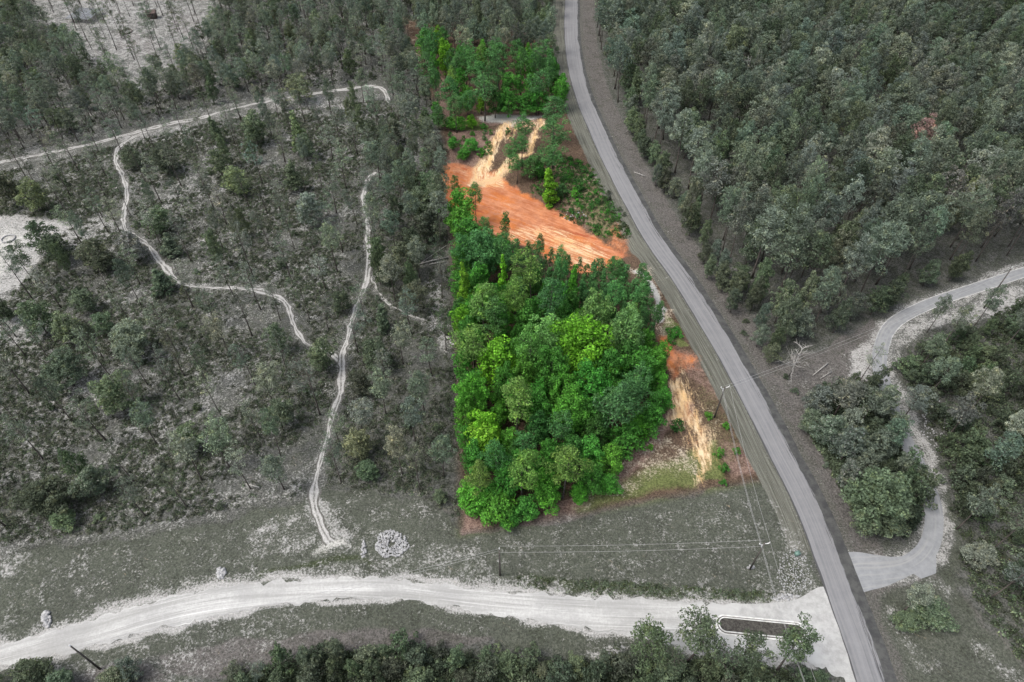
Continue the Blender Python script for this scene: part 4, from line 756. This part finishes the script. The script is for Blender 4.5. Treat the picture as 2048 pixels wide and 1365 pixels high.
# ground cover
def clump(rng, n, r, hh, size, asp):
    d = rng.normal(size=(n, 3)); C = d/np.linalg.norm(d, axis=1)[:, None]*np.sqrt(rng.random(n))[:, None]*np.array([r, r, hh]); C[:, 2] = np.abs(C[:, 2])+.03
    V, Fq = quads(C, d+np.array([0, 0, 1.0])+rng.normal(size=(n, 3))*.5, size, asp, rng); return mesh_np("cover_clump", V, Fq, M_LEAFI)
CL = [clump(np.random.default_rng(50+i), 34, .62, .42, .12, .6) for i in range(4)]
def cover(name, polys, n, colors, label, smin=.6, smax=1.5, cuts=(), thr=.42, dens_noise=.10, clear=1.0):
    P3 = []; Cc = []
    for pp in polys:
        wp = W(pp); lo, hi = wp.min(0), wp.max(0)
        # more samples where things are near
        Q = lo + RNG.random((n, 2))*(hi-lo); Q = Q[inside(Q, wp)]
        for c in cuts: Q = Q[~inside(Q, W(c))]
        a, b = P(Q[:, 0], Q[:, 1]); Q = Q[(a > -60) & (a < 2110) & (b > -10) & (b < 1420)]
        nz = .6*vnoise(Q[:, 0]*dens_noise, Q[:, 1]*dens_noise, 21) + .4*vnoise(Q[:, 0]*dens_noise*4, Q[:, 1]*dens_noise*4, 22); Q = Q[nz + RNG.normal(size=len(Q))*.08 > thr]
        for wl, d0 in CLEAR_LINES:
            if len(Q): d, _ = seg_dist(Q, wl[::3]); Q = Q[d > (d0*.62)*clear]
        if len(Q): Q = Q[sdpoly(Q, GRAVEL) < -.5]
        if len(Q): P3.append(np.column_stack([Q, hgt(Q)-.12]))
    pts = np.vstack(P3); m = len(pts); s = RNG.uniform(smin, smax, m); c = np.array([COLS[k] if isinstance(k, str) else k for k in colors])[RNG.integers(len(colors), size=m)]*RNG.uniform(.6, 1.3, (m, 1))
    print(name, m)
    scatter(name, CL, pts, np.column_stack([np.zeros(m), np.zeros(m), RNG.random(m)*6.283]), np.column_stack([s, s, s*RNG.uniform(.7, 1.4, m)]), np.column_stack([c, np.ones(m)]), RNG.integers(len(CL), size=m), kind="stuff", label=label)
cover("undergrowth", [WEST], 80000, ['d', 'g', (.06,.07,.05), (.085,.10,.065), (.14,.145,.12)], "low scrub covering the floor of the open woods", cuts=[[(-100,430),(60,432),(160,445),(110,480),(80,530),(40,570),(0,610),(-100,620)]], thr=.43, smin=.5, smax=1.2)
cover("undergrowth", [NW], 34000, ['d', 'g', (.05,.06,.04)], "low scrub under the upper left forest", cuts=[TOPCLEAR], thr=.38)
cover("undergrowth", [EA, SO, IN], 9000, ['d', 'g', (.05,.065,.035)], "dense green scrub right of the driveway and along the bottom", thr=.25, smin=.8, smax=1.9)
cover("undergrowth", [[(1100,300),(1180,330),(1265,470),(1240,480),(1130,420),(1060,370)], [(920,500),(1090,545),(1290,600),(1330,740),(1325,845),(1215,950),(1110,1005),(985,1050),(940,1030)]], 2600, ['D', 'B', (.09,.11,.05), (.05,.07,.03)], "green undergrowth inside the parcel", thr=.36)
cover("rank_grass", [[(1010,1150),(1130,1155),(1300,1168),(1500,1180),(1560,1188),(1540,1203),(1400,1198),(1200,1190),(1050,1178)]], 1500, ['g', 'b', (.07,.09,.045)], "dark green weeds along the ditch above the gravel road", smin=.4, smax=1.0, thr=.3)

# ------------------------------------------------------------------ stones
def ico():
    t = (1+5**.5)/2; V = np.array([(-1,t,0),(1,t,0),(-1,-t,0),(1,-t,0),(0,-1,t),(0,1,t),(0,-1,-t),(0,1,-t),(t,0,-1),(t,0,1),(-t,0,-1),(-t,0,1)], float); V /= np.linalg.norm(V[0])
    return V, np.array([(0,11,5),(0,5,1),(0,1,7),(0,7,10),(0,10,11),(1,5,9),(5,11,4),(11,10,2),(10,7,6),(7,1,8),(3,9,4),(3,4,2),(3,2,6),(3,6,8),(3,8,9),(4,9,5),(2,4,11),(6,2,10),(8,6,7),(9,8,1)])
IV, IF = ico()
def stones(name, cx, cy, rx, ry, n, size, label, hollow=0.0, heap=.3):
    V = []; Fq = []; m = 0
    for _ in range(n):
        a = RNG.random()*6.283; f = math.sqrt(RNG.uniform(hollow, 1)); f *= 1 + .06*math.sin(3*a+1) + .05*math.sin(7*a)
        q = G(cx+rx*f*math.cos(a), cy+ry*f*math.sin(a)); s = size*RNG.uniform(.5, 1.3)
        v = IV*RNG.uniform(.75, 1.25, (12, 3))*np.array([s, s, s*.7]); V.append(v+np.array([q[0], q[1], q[2]-.1+s*.4+heap*(1-f)*RNG.random()])); Fq.append(IF+m); m += 12
    me = mesh_np(name, np.vstack(V), np.vstack(Fq), M_STONE); link(name, me, kind="stuff", label=label)
stones("stone_pile", 783, 1088, 33, 27, 640, .17, "round heap of broken white stone in the field", .05); stones("stone_pile", 443, 1145, 8, 13, 60, .26, "small white heap of stone in the grass")
stones("stone_pile", 93, 1238, 9, 18, 70, .27, "narrow heap of white stone beside the gravel road"); stones("stone_pile", 727, 1098, 5, 17, 50, .22, "thin line of white stone beside the round heap")
stones("stone_scatter", 1590, 1145, 36, 44, 380, .115, "loose white stones scattered at the road junction corner", 0, 0); stones("stone_scatter", 1570, 1195, 30, 7, 70, .2, "white stones beside the ditch mouth", 0, 0)
stones("stone_scatter", 1870, 850, 30, 60, 160, .15, "loose pale stones on the driveway bank", 0, 0); stones("stone_scatter", 1500, 1135, 8, 5, 14, .2, "few white stones at the foot of the utility pole", 0, 0)
stones("stone_scatter", 1150, 432, 24, 12, 30, .22, "loose pale rocks on the clay pit edge", 0, 0)

# ------------------------------------------------------------------ utility poles and wires
def pole(bx, by, h, label, arm=0.0, ins=1, lean=(0, 0)):
    q = G(bx, by); root = link("utility_pole", None, label=label, category="utility pole"); root.location = tuple(q)
    link("shaft", MB().tube([(0, 0, -.5), (lean[0]*.5, lean[1]*.5, h*.5), (lean[0], lean[1], h)], [.17, .14, .105], 10).mesh("pole_shaft", M_POLE, True), root)
    if ins == 1: link("insulator", MB().tube([(lean[0], lean[1], h), (lean[0], lean[1], h+.5)], [.09, .06], 8).mesh("pole_insulator", M_WHITE, True), root)
    if ins > 1:
        for k, (dx, dz) in enumerate(((-.75, -.3), (.75, .1), (-.2, -1.1))):
            b = MB().tube([(0, 0, h+dz-.35), (dx*.6, 0, h+dz-.3), (dx, 0, h+dz-.05), (dx, 0, h+dz+.25)], [.05, .06, .08, .07], 7); link("insulator", b.mesh("pole_insulator", M_WHITE, True), root)
    return q + np.array([lean[0], lean[1], h+.25])
pA = pole(1500, 1138, 9.2, "utility pole with white bracket insulators beside the road junction", ins=3)
pB = pole(1000, 1150, 9.2, "lone utility pole in the grass field above the gravel road")
pC = pole(1429, 834, 9.5, "utility pole on the parcel edge beside the asphalt road", ins=3)
pD = pole(1968, 616, 12, "tall dark utility pole beside the driveway at the right edge")
pE = pole(200, 1338, 9.5, "leaning dark utility pole below the gravel road at lower left")
def wire(a, b, label, sag=1.0, r=.021, off=(0, 0, 0)):
    a = np.array(a)+off; b = np.array(b)+off; t = np.linspace(0, 1, 22)[:, None]; p = a*(1-t)+b*t; p[:, 2] -= 4*sag*(t*(1-t))[:, 0]
    link("power_line", MB().tube(p, r, 4).mesh("power_line", M_WIRE), label=label, category="power line")
wire(pB, pA, "upper pale wire across the grass field", .6, off=(0, .4, 0)); wire(pB, pA, "lower pale wire across the grass field", .6, off=(0, -.15, -1.0))
wire(pB, pE, "upper wire crossing the gravel road to the lower left pole", 1.2, off=(0, 0, -.1)); wire(pB, pE, "lower wire crossing the gravel road to the lower left pole", 1.8, off=(0, 0, -.7))
for k, o_ in enumerate(((-.75, 0, -.1), (.75, 0, .2), (-.2, 0, -1.1))):
    wire(pA, pC, ["left", "right", "lowest"][k]+" wire from the junction pole along the parcel corner", 1.0, off=o_)
pF = np.array([*G0(1580, 1420), 9.0]); pF[0] += .5
for k, o_ in enumerate(((-.75, 0, -.1), (.75, 0, .2), (-.2, 0, -1.1))): wire(pA, pF, ["left", "right", "lowest"][k]+" wire from the junction pole over the kerbed island", .8, off=o_)
wire(pC, pD, "upper wire crossing the asphalt road to the driveway", 1.6, off=(0, 0, 0)); wire(pC, pD, "lower wire crossing the asphalt road to the driveway", 1.9, off=(0, 0, -1.0))
wire(pD, pD+np.array([70, 32, 1.5]), "wire leaving the right edge pole beyond the driveway", 1.0)

# ------------------------------------------------------------------ dead trees, logs
def dead_tree(cx, cy, h, w_, label, mat=M_BARKP, seed=1, name="dead_tree"):
    rng = np.random.default_rng(seed); q = G(cx, cy); mb = MB(); mb.tube([(0, 0, -.3), (.1, 0, h*.35), (.25, .1, h*.7), (.3, .1, h)], [.17, .13, .08, .03], 7)
    br = MB()
    for k in range(22):
        z = h*rng.uniform(.28, .95); a = rng.random()*6.28; L = w_*rng.uniform(.5, 1)*(1.15-z/h*.7); p0 = np.array([.25*z/h, .1*z/h, z]); d = np.array([math.cos(a), math.sin(a), rng.uniform(.2, .9)]); p1 = p0+d*L*.5; p2 = p1+(d+rng.normal(size=3)*.35)*L*.5
        br.tube([p0, p1, p2], [.07, .05, .02], 5, False)
        for j in range(4):
            s = p0+(p2-p0)*rng.uniform(.4, .95); br.tube([s, s+(d+rng.normal(size=3)*.8)*L*.35], [.035, .015], 4, False)
    root = link(name, None, label=label, category="dead tree"); root.location = tuple(q); link("trunk", mb.mesh("dead_trunk", mat, True), root); link("branches", br.mesh("dead_branches", mat), root)
dead_tree(1578, 752, 9, 3.4, "bare white leafless tree leaning over the roadside clearing", seed=3)
dead_tree(1475, 215, 17, 2.6, "bare pale snag showing among the pines near the road bend", seed=4); dead_tree(1680, 190, 19, 2.2, "bare grey snag high in the right forest", M_BARK, 5); dead_tree(1598, 430, 17, 2.2, "bare pale snag behind the roadside pines", seed=6); dead_tree(1330, 250, 15, 2, "bare pale snag at the forest edge by the first road curve", seed=7)
def log(p, q_, r, label, mat=M_BARKP):
    a = G(*p); b = G(*q_); a[2] += r*.6; b[2] += r*1.2; m_ = (a+b)/2+np.array([0, 0, .08]); mb = MB().tube([a, m_, b], [r*.75, r*.95, r*1.1], 8)
    d = b-a
    for t in (.25, .45, .7): s = a+d*t; mb.tube([s, s+np.array([random.uniform(-.4, .4), random.uniform(.2, .5), .35])], [r*.35, r*.15], 5, False)
    link("fallen_log", mb.mesh("fallen_log", mat, True), label=label, category="log")
log((838,529),(896,516),.18, "thickest pale fallen log, middle of the three"); log((843,526),(892,493),.10, "thin pale fallen log slanting up to the right"); log((858,530),(892,524),.12, "short pale fallen log lying lowest of the three")
log((488,968),(520,976),.12, "short white log on the dark floor left of the sand trail"); log((1268,345),(1290,354),.12, "short pale log on the right verge near the first curve"); log((1625,752),(1655,728),.14, "grey fallen branch on the floor behind the bare white tree"); log((1640,758),(1662,745),.1, "small grey branch beside the bare white tree")

# ------------------------------------------------------------------ camp clearing at the top left
def camp():
    c = G(172, 36); a = math.atan2(*(G0(200, 48)-G0(140, 45))[::-1]); root = link("picnic_shelter", None, label="flat grey panel roof of the shelter in the sandy clearing", category="shelter"); root.location = tuple(c); root.rotation_euler.z = -.12
    mb = MB()
    for k in range(9): mb.box((-4.6+k*1.15, 0, 1.6+.04*(k % 2)), (.86, 11, .08))
    link("roof", mb.mesh("shelter_roof", M_METAL), root)
    for sx in (-4.7, 4.7):
        for sy in (-5.2, 5.2): link("post", MB().tube([(sx, sy, 0), (sx, sy, 1.55)], .08, 6).mesh("shelter_post", M_DARKWOOD), root)
    c = G(306, 36); root = link("timber_hut", None, label="small dark timber hut under pines in the upper clearing", category="hut"); root.location = tuple(c); root.rotation_euler.z = .2
    link("wall", MB().box((0, 0, 1.1), (3.2, 2.6, 2.2)).mesh("hut_wall", M_DARKWOOD), root)
    V = [(-1.9,-1.7,2.2),(1.9,-1.7,2.2),(1.9,1.7,2.2),(-1.9,1.7,2.2),(-1.9,0,3.1),(1.9,0,3.1)]; rm = bpy.data.meshes.new("hut_roof"); rm.from_pydata(V, [], [(0,1,5,4),(2,3,4,5),(0,4,3),(1,2,5),(0,3,2,1)]); rm.materials.append(M_DARKWOOD); link("roof", rm, root)
    link("door", MB().box((.3, -1.33, .95), (.8, .06, 1.8)).mesh("hut_door", M_POLE), root)
    for (x, y, r, lb, mat) in ((252, 64, 2.3, "dark log ring on the sand below the hut", M_DARKWOOD), (17, 478, 1.6, "grey ring mound in the left sand clearing", M_STONE)):
        q = G(x, y); t = np.linspace(0, 2*math.pi, 28); pts = [(q[0]+r*math.cos(a_), q[1]+r*math.sin(a_), .1) for a_ in t]; link("fire_ring", MB().tube(pts, .16, 6).mesh("fire_ring", mat, True), label=lb, category="fire ring")
    q = G(275, 178); link("concrete_slab", MB().box((0, 0, .1), (2.6, 3.6, .3), .3).mesh("concrete_slab", M_CONC), label="small pale slab at the lower tip of the upper clearing", category="slab").location = tuple(q)
    q = G(1593, 1110); r_ = link("utility_box", None, label="small green utility box on the sandy road verge", category="utility box"); r_.location = tuple(q)
    link("cabinet", MB().box((0, 0, .35), (.75, .6, .7), .3).mesh("box_cabinet", M_GREENBOX), r_); link("lid", MB().box((0, 0, .74), (.85, .7, .09), .3).mesh("box_lid", M_GREENBOX), r_)
camp()
print("ROADW", [round(float(x), 2) for x in _w])
